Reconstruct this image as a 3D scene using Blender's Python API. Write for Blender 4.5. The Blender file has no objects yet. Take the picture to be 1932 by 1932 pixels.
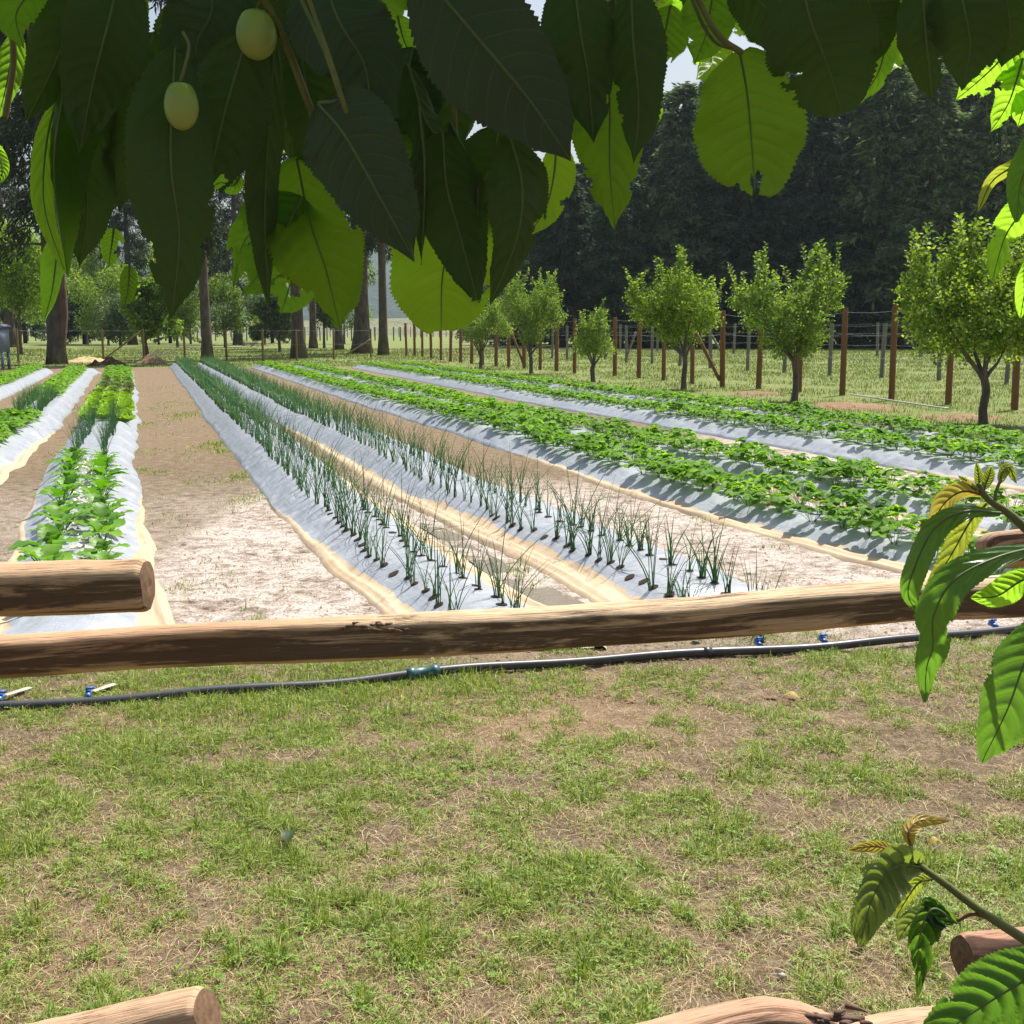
import bpy, math, random
import numpy as np
from math import radians, sin, cos, pi
rnd = random.Random(7)
R = np.random.default_rng(11)
S = bpy.context.scene
C = S.collection

# ---------------------------------------------------------------- camera
F = 2159.0; CH = 1.55; PITCH = radians(9.03)
cam_d = bpy.data.cameras.new('camera'); cam = bpy.data.objects.new('camera', cam_d); C.objects.link(cam)
cam.location = (0, 0, CH); cam.rotation_euler = (pi/2 - PITCH, 0, 0)
cam_d.sensor_width = 36; cam_d.sensor_height = 36; cam_d.lens = 36*F/1932.0
cam_d.clip_start = 0.02; cam_d.clip_end = 9000
S.camera = cam
# ---------------------------------------------------------------- light
SUN_EL = radians(61); SUN_AZ = radians(36)          # azimuth clockwise from +Y (camera forward)
SUNV = np.array([cos(SUN_EL)*sin(SUN_AZ), cos(SUN_EL)*cos(SUN_AZ), sin(SUN_EL)])
w = bpy.data.worlds.new('World'); S.world = w; w.use_nodes = True
nt = w.node_tree; nt.nodes.clear()
sk = nt.nodes.new('ShaderNodeTexSky'); sk.sky_type = 'NISHITA'; sk.sun_disc = False
sk.sun_elevation = SUN_EL; sk.sun_rotation = SUN_AZ; sk.dust_density = 5.0; sk.air_density = 1.2
bg = nt.nodes.new('ShaderNodeBackground'); bg.inputs['Strength'].default_value = 0.08
wo = nt.nodes.new('ShaderNodeOutputWorld')
nt.links.new(sk.outputs[0], bg.inputs[0]); nt.links.new(bg.outputs[0], wo.inputs[0])
sl = bpy.data.lights.new('sun', 'SUN'); sl.energy = 5.0; sl.angle = radians(0.55); sl.color = (1, .95, .87)
so = bpy.data.objects.new('sun', sl); C.objects.link(so)
from mathutils import Vector
so.rotation_euler = Vector(-SUNV).to_track_quat('-Z', 'Y').to_euler()
S.view_settings.view_transform = 'Standard'; S.view_settings.look = 'None'
S.view_settings.exposure = 0.78; S.view_settings.gamma = 1
S.render.engine = 'CYCLES'
S.cycles.max_bounces = 6; S.cycles.transparent_max_bounces = 4

# ---------------------------------------------------------------- projection helpers (real positions from photo measurements)
CAMP = np.array([0, 0, CH]); FW = np.array([0, cos(PITCH), -sin(PITCH)]); UP = np.array([0, sin(PITCH), cos(PITCH)]); RT = np.array([1., 0, 0])
def D(u, v, d): return CAMP + d*(RT*(u-966)/F + UP*(966-v)/F + FW)
def P(u, v, z=0.0):
    q = RT*(u-966)/F + UP*(966-v)/F + FW
    t = (z-CH)/q[2]; return CAMP + q*t

# ---------------------------------------------------------------- noise
def _h(ix, iy, s):
    n = (ix.astype(np.int64)*374761393 + iy.astype(np.int64)*668265263 + s*974711) & 0x7fffffff
    n = ((n ^ (n >> 13))*1274126177) & 0x7fffffff
    return ((n ^ (n >> 16)) & 0xffff)/65535.0
def vn(x, y, s=0):
    x = np.asarray(x, float); y = np.asarray(y, float)
    ix = np.floor(x); iy = np.floor(y); fx = x-ix; fy = y-iy
    fx = fx*fx*(3-2*fx); fy = fy*fy*(3-2*fy)
    a = _h(ix, iy, s); b = _h(ix+1, iy, s); c = _h(ix, iy+1, s); d = _h(ix+1, iy+1, s)
    return (a*(1-fx)+b*fx)*(1-fy) + (c*(1-fx)+d*fx)*fy
def fbm(x, y, s=0, o=4):
    t = 0; a = .5; n = 0
    for i in range(o):
        t = t + a*vn(np.asarray(x)*2**i, np.asarray(y)*2**i, s+i*17); n += a; a *= .5
    return t/n
def sstep(a, b, x): t = np.clip((x-a)/(b-a), 0, 1); return t*t*(3-2*t)

# ---------------------------------------------------------------- mesh helpers
def mesh(name, V, Fs, mats, smooth=False, mi=None, uv=None, col=None):
    V = np.asarray(V, np.float32).reshape(-1, 3)
    if not isinstance(Fs, (list, tuple)): Fs = [Fs]
    Fs = [np.asarray(f, np.int32) for f in Fs if len(f)]
    me = bpy.data.meshes.new(name)
    nl = sum(f.size for f in Fs); nf = sum(len(f) for f in Fs)
    me.vertices.add(len(V)); me.vertices.foreach_set('co', V.ravel())
    li = np.concatenate([f.ravel() for f in Fs]) if Fs else np.zeros(0, np.int32)
    tot = np.concatenate([np.full(len(f), f.shape[1], np.int32) for f in Fs]) if Fs else np.zeros(0, np.int32)
    st = np.concatenate([[0], np.cumsum(tot)[:-1]]).astype(np.int32) if nf else tot
    me.loops.add(nl); me.loops.foreach_set('vertex_index', li)
    me.polygons.add(nf); me.polygons.foreach_set('loop_start', st)
    if smooth: me.polygons.foreach_set('use_smooth', np.ones(nf, bool))
    if not isinstance(mats, (list, tuple)): mats = [mats]
    for m in mats: me.materials.append(m)
    if mi is not None: me.polygons.foreach_set('material_index', np.asarray(mi, np.int32))
    if uv is not None:
        l = me.uv_layers.new(name='UVMap'); l.data.foreach_set('uv', np.asarray(uv, np.float32)[li].ravel())
    if col is not None:
        a = me.color_attributes.new('zone', 'FLOAT_COLOR', 'POINT')
        cc = np.ones((len(V), 4), np.float32); cc[:, :3] = col; a.data.foreach_set('color', cc.ravel())
    me.update(calc_edges=True); me.validate()
    return me
def obj(name, me, parent=None, loc=None, rz=None):
    o = bpy.data.objects.new(name, me); C.objects.link(o)
    if parent: o.parent = parent
    if loc is not None: o.location = tuple(float(a) for a in loc)
    if rz is not None: o.rotation_euler = (0, 0, rz)
    return o
def tag(o, label=None, cat=None, group=None, kind=None):
    if label: o['label'] = label
    if cat: o['category'] = cat
    if group: o['group'] = group
    if kind: o['kind'] = kind
    return o
def empty(name, loc, label, cat, group=None):
    o = bpy.data.objects.new(name, None); C.objects.link(o); o.location = tuple(float(a) for a in loc); o.empty_display_size = .1
    return tag(o, label, cat, group)
def grid_faces(n, m, close=False):
    i = np.arange(n-1)[:, None]; j = np.arange(m if close else m-1)[None, :]
    jn = (j+1) % m
    a = i*m+j; b = i*m+jn; c = (i+1)*m+jn; d = (i+1)*m+j
    return np.stack([a, b, c, d], -1).reshape(-1, 4)
def crom(pts, n):
    p = np.asarray(pts, float)
    if len(p) == 2:
        t = np.linspace(0, 1, n)[:, None]; return p[0]*(1-t)+p[1]*t
    q = np.vstack([2*p[0]-p[1], p, 2*p[-1]-p[-2]])
    out = []
    T = np.linspace(0, len(p)-1, n)
    for t in T:
        i = min(int(t), len(p)-2); f = t-i
        a, b, c, d = q[i], q[i+1], q[i+2], q[i+3]
        out.append(.5*((2*b)+(-a+c)*f+(2*a-5*b+4*c-d)*f*f+(-a+3*b-3*c+d)*f**3))
    return np.array(out)
def frames(cl):
    T = np.gradient(cl, axis=0); T /= np.linalg.norm(T, axis=1)[:, None]+1e-12
    N = np.zeros_like(T); a = np.array([0, 0, 1.]) if abs(T[0][2]) < .9 else np.array([1., 0, 0])
    n = np.cross(T[0], a); n /= np.linalg.norm(n)
    for i in range(len(T)):
        n = n - T[i]*np.dot(n, T[i]); n /= np.linalg.norm(n)+1e-12; N[i] = n
    return T, N, np.cross(T, N)
def tube(cl, rad, k=8, rough=0, seed=0, caps=True, twist=0):
    cl = np.asarray(cl, float); n = len(cl); rad = np.broadcast_to(np.asarray(rad, float), (n,))
    T, N, B = frames(cl); th = np.linspace(0, 2*pi, k, endpoint=False)
    L = np.concatenate([[0], np.cumsum(np.linalg.norm(np.diff(cl, axis=0), axis=1))])
    rr = rad[:, None]*np.ones((1, k))
    if rough:
        r0 = float(np.mean(rad))
        rr = rr*(1+rough*(fbm(L[:, None]/r0*.25+np.cos(th)[None]*.8+9, np.sin(th)[None]*.8+L[:, None]*0+5, seed, 3)-.5)*2)
    V = cl[:, None]+rr[..., None]*(np.cos(th)[None, :, None]*N[:, None]+np.sin(th)[None, :, None]*B[:, None])
    uv = np.stack([L[:, None]+0*th[None], (np.abs(th/pi-1))[None]*r0_(rad)*3+0*L[:, None]], -1)
    V = V.reshape(-1, 3); uv = uv.reshape(-1, 2); Fq = grid_faces(n, k, True); Ft = []
    if caps:
        V = np.vstack([V, cl[0], cl[-1]]); uv = np.vstack([uv, [0, 0], [L[-1], 0]])
        a = n*k; j = np.arange(k); jn = (j+1) % k
        Ft = np.vstack([np.stack([jn, j, np.full(k, a)], 1), np.stack([(n-1)*k+j, (n-1)*k+jn, np.full(k, a+1)], 1)])
    return V, Fq, np.asarray(Ft, int).reshape(-1, 3), uv
def r0_(r): return float(np.mean(r))
class MB:
    def __init__(s): s.V = []; s.F3 = []; s.F4 = []; s.uv = []; s.n = 0
    def add(s, V, F4=None, F3=None, uv=None):
        V = np.asarray(V, float).reshape(-1, 3)
        if F4 is not None and len(F4): s.F4.append(np.asarray(F4)+s.n)
        if F3 is not None and len(F3): s.F3.append(np.asarray(F3)+s.n)
        s.V.append(V); s.uv.append(np.zeros((len(V), 2)) if uv is None else uv); s.n += len(V); return s
    def tube(s, cl, r, k=6, **kw):
        V, q, t, uv = tube(cl, r, k, **kw); return s.add(V, q, t, uv)
    def box(s, c, d, rz=0, tilt=None):
        v = np.array([[x, y, z] for x in (-.5, .5) for y in (-.5, .5) for z in (-.5, .5)])*np.array(d)
        if rz: a = cos(rz); b = sin(rz); v = np.stack([v[:, 0]*a-v[:, 1]*b, v[:, 0]*b+v[:, 1]*a, v[:, 2]], 1)
        f = [[0, 1, 3, 2], [4, 6, 7, 5], [0, 4, 5, 1], [2, 3, 7, 6], [0, 2, 6, 4], [1, 5, 7, 3]]
        return s.add(v+np.array(c), f)
    def mesh(s, name, mat, smooth=False):
        Fs = []
        if s.F4: Fs.append(np.vstack(s.F4))
        if s.F3: Fs.append(np.vstack(s.F3))
        return mesh(name, np.vstack(s.V), Fs, mat, smooth, uv=np.vstack(s.uv))

# ---------------------------------------------------------------- materials
def newmat(name):
    m = bpy.data.materials.new(name); m.use_nodes = True; n = m.node_tree; n.nodes.clear(); return m, n
def N(n, t, **kw):
    x = n.nodes.new(t)
    for k, v in kw.items():
        if k.startswith('i_'): x.inputs[int(k[2:]) if k[2:].isdigit() else k[2:].replace('_', ' ')].default_value = v
        else: setattr(x, k, v)
    return x
def ramp(n, stops, fac=None, interp='LINEAR'):
    r = n.nodes.new('ShaderNodeValToRGB'); e = r.color_ramp.elements; r.color_ramp.interpolation = interp
    while len(e) > 1: e.remove(e[-1])
    e[0].position = stops[0][0]; e[0].color = (*stops[0][1], 1)
    for p, c in stops[1:]:
        q = e.new(p); q.color = (*c, 1)
    if fac is not None: n.links.new(fac, r.inputs[0])
    return r
def noise(n, scale, det=4, rough=.6, vec=None, dist=0):
    x = N(n, 'ShaderNodeTexNoise'); x.inputs['Scale'].default_value = scale; x.inputs['Detail'].default_value = det
    x.inputs['Roughness'].default_value = rough; x.inputs['Distortion'].default_value = dist
    if vec is not None: n.links.new(vec, x.inputs['Vector'])
    return x
def mixc(n, fac, a, b, typ='MIX'):
    x = N(n, 'ShaderNodeMix', data_type='RGBA', blend_type=typ)
    for s, v in ((x.inputs[0], fac), (x.inputs[6], a), (x.inputs[7], b)):
        if hasattr(v, 'links') or isinstance(v, bpy.types.NodeSocket): n.links.new(v, s)
        elif isinstance(v, (int, float)): s.default_value = v
        else: s.default_value = (*v, 1)
    return x.outputs[2]
def mth(n, op, a, b=0.0, c=None):
    x = N(n, 'ShaderNodeMath', operation=op)
    for i, v in enumerate((a, b) if c is None else (a, b, c)):
        if isinstance(v, bpy.types.NodeSocket): n.links.new(v, x.inputs[i])
        else: x.inputs[i].default_value = v
    return x.outputs[0]
def vmap(n, src, scale=(1, 1, 1)):
    m = N(n, 'ShaderNodeMapping'); m.inputs['Scale'].default_value = scale; n.links.new(src, m.inputs[0]); return m.outputs[0]
def bump(n, h, strength=.5, dist=.01):
    b = N(n, 'ShaderNodeBump'); b.inputs['Strength'].default_value = strength; b.inputs['Distance'].default_value = dist
    n.links.new(h, b.inputs['Height']); return b.outputs[0]
def finish(m, n, col, rough=.7, normal=None, spec=.5, trans=0, tcol=None, coat=0):
    p = N(n, 'ShaderNodeBsdfPrincipled')
    if isinstance(col, bpy.types.NodeSocket): n.links.new(col, p.inputs['Base Color'])
    else: p.inputs['Base Color'].default_value = (*col, 1)
    if isinstance(rough, bpy.types.NodeSocket): n.links.new(rough, p.inputs['Roughness'])
    else: p.inputs['Roughness'].default_value = rough
    p.inputs['Specular IOR Level'].default_value = spec
    if coat: p.inputs['Coat Weight'].default_value = coat; p.inputs['Coat Roughness'].default_value = .12
    if normal is not None: n.links.new(normal, p.inputs['Normal'])
    out = N(n, 'ShaderNodeOutputMaterial'); sh = p.outputs[0]
    if trans:
        t = N(n, 'ShaderNodeBsdfTranslucent'); mx = N(n, 'ShaderNodeMixShader'); mx.inputs[0].default_value = trans
        tc = tcol if tcol is not None else col
        if isinstance(tc, bpy.types.NodeSocket): n.links.new(tc, t.inputs[0])
        else: t.inputs[0].default_value = (*tc, 1)
        if normal is not None: n.links.new(normal, t.inputs['Normal'])
        n.links.new(p.outputs[0], mx.inputs[1]); n.links.new(t.outputs[0], mx.inputs[2]); sh = mx.outputs[0]
    n.links.new(sh, out.inputs[0]); return m
def folmat(name, stops, trans=.35, tmul=(1.3, 1.5, .6), rough=.5, spec=.4, perobj=False, objv=0):
    """foliage: every leaf its own tint; lets some sun through"""
    m, n = newmat(name)
    g = N(n, 'ShaderNodeNewGeometry'); f = g.outputs['Random Per Island']
    if perobj:
        oi = N(n, 'ShaderNodeObjectInfo'); f = mth(n, 'FRACT', mth(n, 'ADD', mth(n, 'MULTIPLY', f, .7), mth(n, 'MULTIPLY', oi.outputs['Random'], .3)))
    r = ramp(n, stops, f)
    c0 = r.outputs[0]
    if objv:
        oi = N(n, 'ShaderNodeObjectInfo'); c0 = mixc(n, 1.0, c0, ramp(n, [(0, (1-objv, 1-objv, 1-objv*.8)), (.5, (1, 1, 1)), (1, (1+objv*1.3, 1+objv, 1+objv*.3))], oi.outputs['Random']).outputs[0], 'MULTIPLY')
    tc = mixc(n, 1.0, c0, tmul, 'MULTIPLY')
    return finish(m, n, c0, rough, None, spec, trans, tc)

def leafmat(name, a, b, tcol, rough=.42, vein=(.35, .42, .15), trans=.42, spots=False, spec=.5, vamt=.55):
    """big near leaf: midrib and side veins follow the leaf's own UV"""
    m, n = newmat(name)
    uvn = N(n, 'ShaderNodeUVMap'); sp = N(n, 'ShaderNodeSeparateXYZ'); n.links.new(uvn.outputs[0], sp.inputs[0])
    t = sp.outputs[0]; s = mth(n, 'ABSOLUTE', sp.outputs[1])
    tc0 = N(n, 'ShaderNodeTexCoord').outputs['Object']
    nz = noise(n, 28, 4, .6, tc0)
    ph = mth(n, 'ADD', mth(n, 'MULTIPLY', mth(n, 'SUBTRACT', t, mth(n, 'MULTIPLY', mth(n, 'POWER', s, 1.4), .17)), 9.5), mth(n, 'MULTIPLY', nz.outputs[0], .25))
    fr = mth(n, 'ABSOLUTE', mth(n, 'SUBTRACT', mth(n, 'FRACT', ph), .5))         # 0 at the vein
    lat = N(n, 'ShaderNodeMapRange'); n.links.new(fr, lat.inputs[0]); lat.inputs[1].default_value = .0; lat.inputs[2].default_value = .055; lat.inputs[3].default_value = .55; lat.inputs[4].default_value = 0
    mid = N(n, 'ShaderNodeMapRange'); n.links.new(s, mid.inputs[0]); mid.inputs[1].default_value = .012; mid.inputs[2].default_value = .04; mid.inputs[3].default_value = 1; mid.inputs[4].default_value = 0
    vm = mth(n, 'MAXIMUM', lat.outputs[0], mid.outputs[0])
    base = mixc(n, nz.outputs[0], a, b)
    col = mixc(n, mth(n, 'MULTIPLY', vm, vamt), base, vein)
    fine = N(n, 'ShaderNodeTexVoronoi'); fine.inputs['Scale'].default_value = 260; n.links.new(tc0, fine.inputs[0])
    if spots:
        v2 = noise(n, 60, 2, .5, tc0); r2 = ramp(n, [(.68, (0, 0, 0)), (.73, (1, 1, 1))], v2.outputs[0])
        col = mixc(n, r2.outputs[0], col, (.12, .05, .02))
    tcc = mixc(n, mth(n, 'MULTIPLY', vm, .5), tcol, (tcol[0]*.45, tcol[1]*.5, tcol[2]*.5))
    tcc = mixc(n, mth(n, 'MULTIPLY', nz.outputs[0], .5), tcc, (tcol[0]*.6, tcol[1]*.7, tcol[2]*.6))
    h = mth(n, 'ADD', mth(n, 'MULTIPLY', vm, -1), mth(n, 'MULTIPLY', fine.outputs[0], .25))
    return finish(m, n, col, rough, bump(n, h, .35, .0006), spec, trans, tcc)

def woodmat(name, light, mid, dark, red=None, bark_shade_thr=.55, sc=1.0, side=0):
    m, n = newmat(name)
    uv = N(n, 'ShaderNodeUVMap').outputs[0]
    v1 = vmap(n, uv, (5*sc, 150*sc, 1)); v2 = vmap(n, uv, (2.4*sc, 26*sc, 1)); v3 = vmap(n, uv, (11*sc, 420*sc, 1))
    g1 = noise(n, 1, 6, .65, v1, .4); g2 = noise(n, 1, 9, .72, v2, .7); g3 = noise(n, 1, 3, .6, v3)
    base = ramp(n, [(.25, mid), (.5, light), (.8, [c*.8 for c in light])], g1.outputs[0]).outputs[0]
    if red: base = mixc(n, ramp(n, [(.45, (0, 0, 0)), (.62, (1, 1, 1))], noise(n, 1, 3, .5, vmap(n, uv, (1.2*sc, 6*sc, 1))).outputs[0]).outputs[0], base, red)
    pin = g2.outputs[0]
    if side:
        sx = N(n, 'ShaderNodeSeparateXYZ'); n.links.new(uv, sx.inputs[0])
        flank_shade = ramp(n, [(0, (.25, .25, .25)), (.18, (.35, .35, .35)), (.3, (1, 1, 1)), (.68, (1, 1, 1)), (.80, (0, 0, 0))], mth(n, 'MULTIPLY', mth(n, 'ADD', sx.outputs[1], mth(n, 'MULTIPLY', mth(n, 'SUBTRACT', g2.outputs[0], .5), .05)), 1/.14)).outputs[0]
        pin = mth(n, 'ADD', pin, mth(n, 'MULTIPLY', flank_shade, side))  # dark patches weighted onto the flank, painting its shade along with real bark
    patch = ramp(n, [(bark_shade_thr-.06, (0, 0, 0)), (bark_shade_thr+.03, (1, 1, 1))], pin).outputs[0]
    base = mixc(n, mth(n, 'MULTIPLY', patch, .85), base, dark)
    crack = ramp(n, [(.34, (1, 1, 1)), (.44, (0, 0, 0))], g3.outputs[0]).outputs[0]
    col = mixc(n, mth(n, 'MULTIPLY', crack, .75), base, [c*.3 for c in mid])
    h = mth(n, 'ADD', mth(n, 'ADD', mth(n, 'MULTIPLY', g1.outputs[0], .6), mth(n, 'MULTIPLY', g3.outputs[0], .5)), mth(n, 'MULTIPLY', patch, .35))
    return finish(m, n, col, .72, bump(n, h, .7, .006), .3)
def barkmat(name, a, b, sc=8):
    m, n = newmat(name); tc = N(n, 'ShaderNodeTexCoord').outputs['Object']
    v = noise(n, sc, 6, .7, vmap(n, tc, (1, 1, .3)), .4)
    return finish(m, n, ramp(n, [(.3, a), (.7, b)], v.outputs[0]).outputs[0], .9, bump(n, v.outputs[0], .8, .03), .2)

# ground: bare soil, pale dried crust, short turf, meadow; the zones are painted as a vertex map (R crust, G meadow, B red soil)
def ground_material():
    m, n = newmat('ground_soil')
    tc = N(n, 'ShaderNodeTexCoord').outputs['Object']
    z = N(n, 'ShaderNodeVertexColor', layer_name='zone'); sp = N(n, 'ShaderNodeSeparateColor'); n.links.new(z.outputs[0], sp.inputs[0])
    n1 = noise(n, 1.3, 5, .6, tc); n2 = noise(n, 9, 6, .7, tc); n3 = noise(n, 70, 5, .75, tc); n4 = noise(n, 260, 3, .7, tc)
    soil = ramp(n, [(.25, (.095, .070, .046)), (.5, (.18, .137, .090)), (.75, (.29, .23, .155))], n2.outputs[0]).outputs[0]
    grit = ramp(n, [(.35, (.35, .35, .35)), (.5, (.8, .8, .8)), (.68, (1.35, 1.3, 1.2))], n3.outputs[0]).outputs[0]
    soil = mixc(n, .85, soil, grit, 'MULTIPLY')
    soil = mixc(n, sp.outputs[2], soil, mixc(n, n2.outputs[0], (.20, .13, .08), (.32, .225, .14)))
    crust = mixc(n, n3.outputs[0], (.40, .33, .29), (.68, .61, .56))
    cf = ramp(n, [(.36, (0, 0, 0)), (.56, (1, 1, 1))], mth(n, 'ADD', mth(n, 'MULTIPLY', n2.outputs[0], .65), mth(n, 'MULTIPLY', n1.outputs[0], .35))).outputs[0]
    cf2 = ramp(n, [(.40, (.15, .15, .15)), (.5, (1, 1, 1))], n3.outputs[0]).outputs[0]
    col = mixc(n, mth(n, 'MULTIPLY', mth(n, 'MULTIPLY', sp.outputs[0], cf), cf2), soil, crust)
    mead = ramp(n, [(.3, (.075, .11, .028)), (.5, (.13, .17, .05)), (.72, (.21, .22, .085))], mth(n, 'ADD', mth(n, 'MULTIPLY', n2.outputs[0], .5), mth(n, 'MULTIPLY', n3.outputs[0], .5))).outputs[0]
    mead = mixc(n, ramp(n, [(.5, (0, 0, 0)), (.7, (.6, .6, .6))], n1.outputs[0]).outputs[0], mead, (.27, .22, .10))
    col = mixc(n, sp.outputs[1], col, mead)
    h = mth(n, 'ADD', mth(n, 'MULTIPLY', n3.outputs[0], 1.0), mth(n, 'ADD', mth(n, 'MULTIPLY', n4.outputs[0], .35), mth(n, 'MULTIPLY', n2.outputs[0], 2)))
    return finish(m, n, col, .95, bump(n, h, .9, .012), .15)

def film_material():
    m, n = newmat('silver_film'); tc = N(n, 'ShaderNodeTexCoord').outputs['Object']
    uv = N(n, 'ShaderNodeUVMap').outputs[0]
    a = noise(n, 1, 5, .6, vmap(n, uv, (7, 2.2, 1)), .8); b = noise(n, 14, 6, .7, tc); c = noise(n, 1, 4, .6, vmap(n, uv, (38, 5, 1)), .6)
    d = noise(n, 1, 4, .6, vmap(n, uv, (1.5, 16, 1)), .5)
    col = ramp(n, [(.3, (.22, .245, .28)), (.55, (.32, .345, .385)), (.75, (.43, .45, .48))], mth(n, 'ADD', mth(n, 'MULTIPLY', a.outputs[0], .5), mth(n, 'MULTIPLY', b.outputs[0], .5))).outputs[0]
    dirt = ramp(n, [(.60, (0, 0, 0)), (.78, (.35, .35, .35))], noise(n, 3, 6, .75, tc).outputs[0]).outputs[0]
    col = mixc(n, dirt, col, (.38, .31, .23))
    h = mth(n, 'ADD', mth(n, 'ADD', mth(n, 'MULTIPLY', a.outputs[0], 1.1), mth(n, 'MULTIPLY', c.outputs[0], .5)), mth(n, 'MULTIPLY', d.outputs[0], .8))
    return finish(m, n, col, .30, bump(n, h, .5, .02), .7)
def skirt_material():
    m, n = newmat('tan_film'); tc = N(n, 'ShaderNodeTexCoord').outputs['Object']; uv = N(n, 'ShaderNodeUVMap').outputs[0]
    d = noise(n, 1, 5, .6, vmap(n, uv, (.9, 7, 1)), .8); b = noise(n, 10, 6, .7, tc)
    col = ramp(n, [(.3, (.34, .255, .16)), (.55, (.46, .355, .235)), (.8, (.54, .44, .31))], mth(n, 'ADD', mth(n, 'MULTIPLY', d.outputs[0], .45), mth(n, 'MULTIPLY', b.outputs[0], .55))).outputs[0]
    return finish(m, n, col, .55, bump(n, d.outputs[0], .55, .02), .3)

def plain(name, c, rough=.6, spec=.4, nz=.15, sc=30, metal=0):
    m, n = newmat(name); tc = N(n, 'ShaderNodeTexCoord').outputs['Object']; v = noise(n, sc, 5, .65, tc)
    col = mixc(n, v.outputs[0], [k*(1-nz*2) for k in c], [min(1, k*(1+nz*2)) for k in c])
    return finish(m, n, col, rough, bump(n, v.outputs[0], .3, .003), spec)

M = {}
M['ground'] = ground_material(); M['film'] = film_material(); M['skirt'] = skirt_material()
M['grass'] = folmat('lawn_green', [(0, (.07, .12, .022)), (.35, (.18, .26, .04)), (.7, (.27, .34, .07)), (1, (.46, .44, .17))], .35, (1.2, 1.35, .6), .55)
M['straw'] = folmat('lawn_dry', [(0, (.20, .13, .07)), (.4, (.38, .27, .14)), (.8, (.56, .45, .26)), (1, (.70, .62, .42))], .2, (1, 1, .9), .7, .2)
M['withered'] = folmat('withered_leaf', [(0, (.35, .30, .2)), (1, (.7, .68, .58))], .2, (1, 1, .9), .7)
M['clover'] = folmat('clover_green', [(0, (.09, .18, .02)), (1, (.22, .36, .05))], .35, (1.2, 1.4, .5), .5)
M['meadow'] = folmat('meadow_green', [(0, (.08, .12, .03)), (.5, (.13, .18, .05)), (.85, (.19, .22, .08)), (1, (.30, .27, .13))], .35, (1.2, 1.3, .6), .6)
M['onion'] = folmat('onion_green', [(0, (.06, .15, .08)), (.6, (.12, .25, .10)), (.9, (.19, .31, .09)), (1, (.36, .36, .12))], .45, (1.3, 1.6, .8), .4, .4, True)
M['straw_leaf'] = folmat('strawberry_green', [(0, (.05, .13, .018)), (.5, (.12, .26, .028)), (.9, (.22, .40, .04)), (1, (.32, .40, .06))], .48, (1.5, 1.5, .4), .65, .18, True)
M['chard'] = folmat('chard_green', [(0, (.04, .12, .012)), (.5, (.08, .21, .018)), (1, (.15, .30, .02))], .42, (1.3, 1.5, .3), .45, .35, True)
M['lime'] = folmat('lettuce_lime', [(0, (.18, .34, .03)), (1, (.30, .46, .06))], .4, (1.2, 1.3, .5), .45)
M['purple'] = folmat('lettuce_dull', [(0, (.10, .09, .08)), (.5, (.16, .19, .10)), (1, (.20, .26, .09))], .3, (1.1, 1.1, .8), .5)
M['orch'] = folmat('orchard_leaf', [(0, (.09, .15, .04)), (.5, (.17, .26, .06)), (.85, (.25, .35, .08)), (1, (.34, .42, .11))], .42, (1.35, 1.45, .5), .6, .2)
M['orch_y'] = folmat('orchard_leaf_yellowish', [(0, (.09, .16, .03)), (.5, (.19, .29, .05)), (.85, (.32, .41, .07)), (1, (.44, .50, .10))], .42, (1.3, 1.4, .5), .6, .2)
M['con'] = folmat('conifer_needles', [(0, (.045, .08, .05)), (.5, (.095, .15, .085)), (.9, (.17, .22, .115)), (1, (.22, .27, .13))], .25, (1.1, 1.2, .8), .75, .12, objv=.45)
M['pine'] = folmat('pine_needles', [(0, (.025, .04, .02)), (.6, (.045, .065, .03)), (1, (.07, .09, .04))], .15, (1.1, 1.2, .8), .7, .2)
M['green_tree'] = folmat('broadleaf_green', [(0, (.09, .16, .03)), (.5, (.18, .28, .05)), (1, (.32, .42, .09))], .42, (1.3, 1.4, .5), .6, .2, objv=.25)
M['bark'] = barkmat('bark_grey', (.07, .055, .042), (.22, .18, .15))
M['bark_red'] = barkmat('bark_reddish', (.07, .04, .03), (.20, .13, .095), 5)
M['bark_pine'] = barkmat('bark_pine', (.05, .038, .032), (.17, .135, .115), 5)
M['rail'] = woodmat('rail_wood', (.58, .42, .26), (.24, .15, .085), (.045, .025, .013), (.46, .28, .16), .62, side=.16)
M['rail_red'] = woodmat('rail_wood_red', (.50, .33, .21), (.21, .125, .07), (.05, .026, .015), (.36, .19, .12), .62, side=.14)
M['post'] = woodmat('post_wood', (.24, .115, .05), (.15, .068, .03), (.07, .032, .016), None, .6, .6)
M['post_grey'] = woodmat('post_grey_wood', (.22, .20, .18), (.14, .12, .10), (.07, .06, .05), None, .6, .6)
M['post_olive'] = woodmat('post_olive_wood', (.24, .17, .07), (.15, .10, .04), (.07, .05, .02), None, .6, .6)
M['endgrain'] = plain('end_grain', (.17, .105, .065), .9, .15, .45, 90)
M['wire'] = plain('galvanised_wire', (.45, .46, .47), .4, .6)
M['hose'] = plain('black_polyethylene', (.045, .045, .05), .38, .5, .2, 20)
M['blue'] = plain('blue_plastic', (.03, .12, .42), .35, .5)
M['teal'] = plain('teal_plastic', (.03, .09, .095), .4, .5)
M['tape'] = plain('drip_tape', (.33, .31, .26), .6, .4, .3)
M['greyblue'] = plain('blue_grey_paint', (.16, .20, .27), .5, .4)
M['paleglass'] = plain('pale_panel', (.45, .5, .6), .3, .5)
M['hole'] = plain('dark_soil', (.035, .022, .012), .95, .2)  # very dark soil colour for the planting hole discs
M['mound'] = plain('heaped_soil', (.21, .135, .085), .95, .1, .35, 6)
M['mound_dark'] = plain('heaped_dark_soil', (.07, .045, .03), .95, .1, .35, 6)
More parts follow.
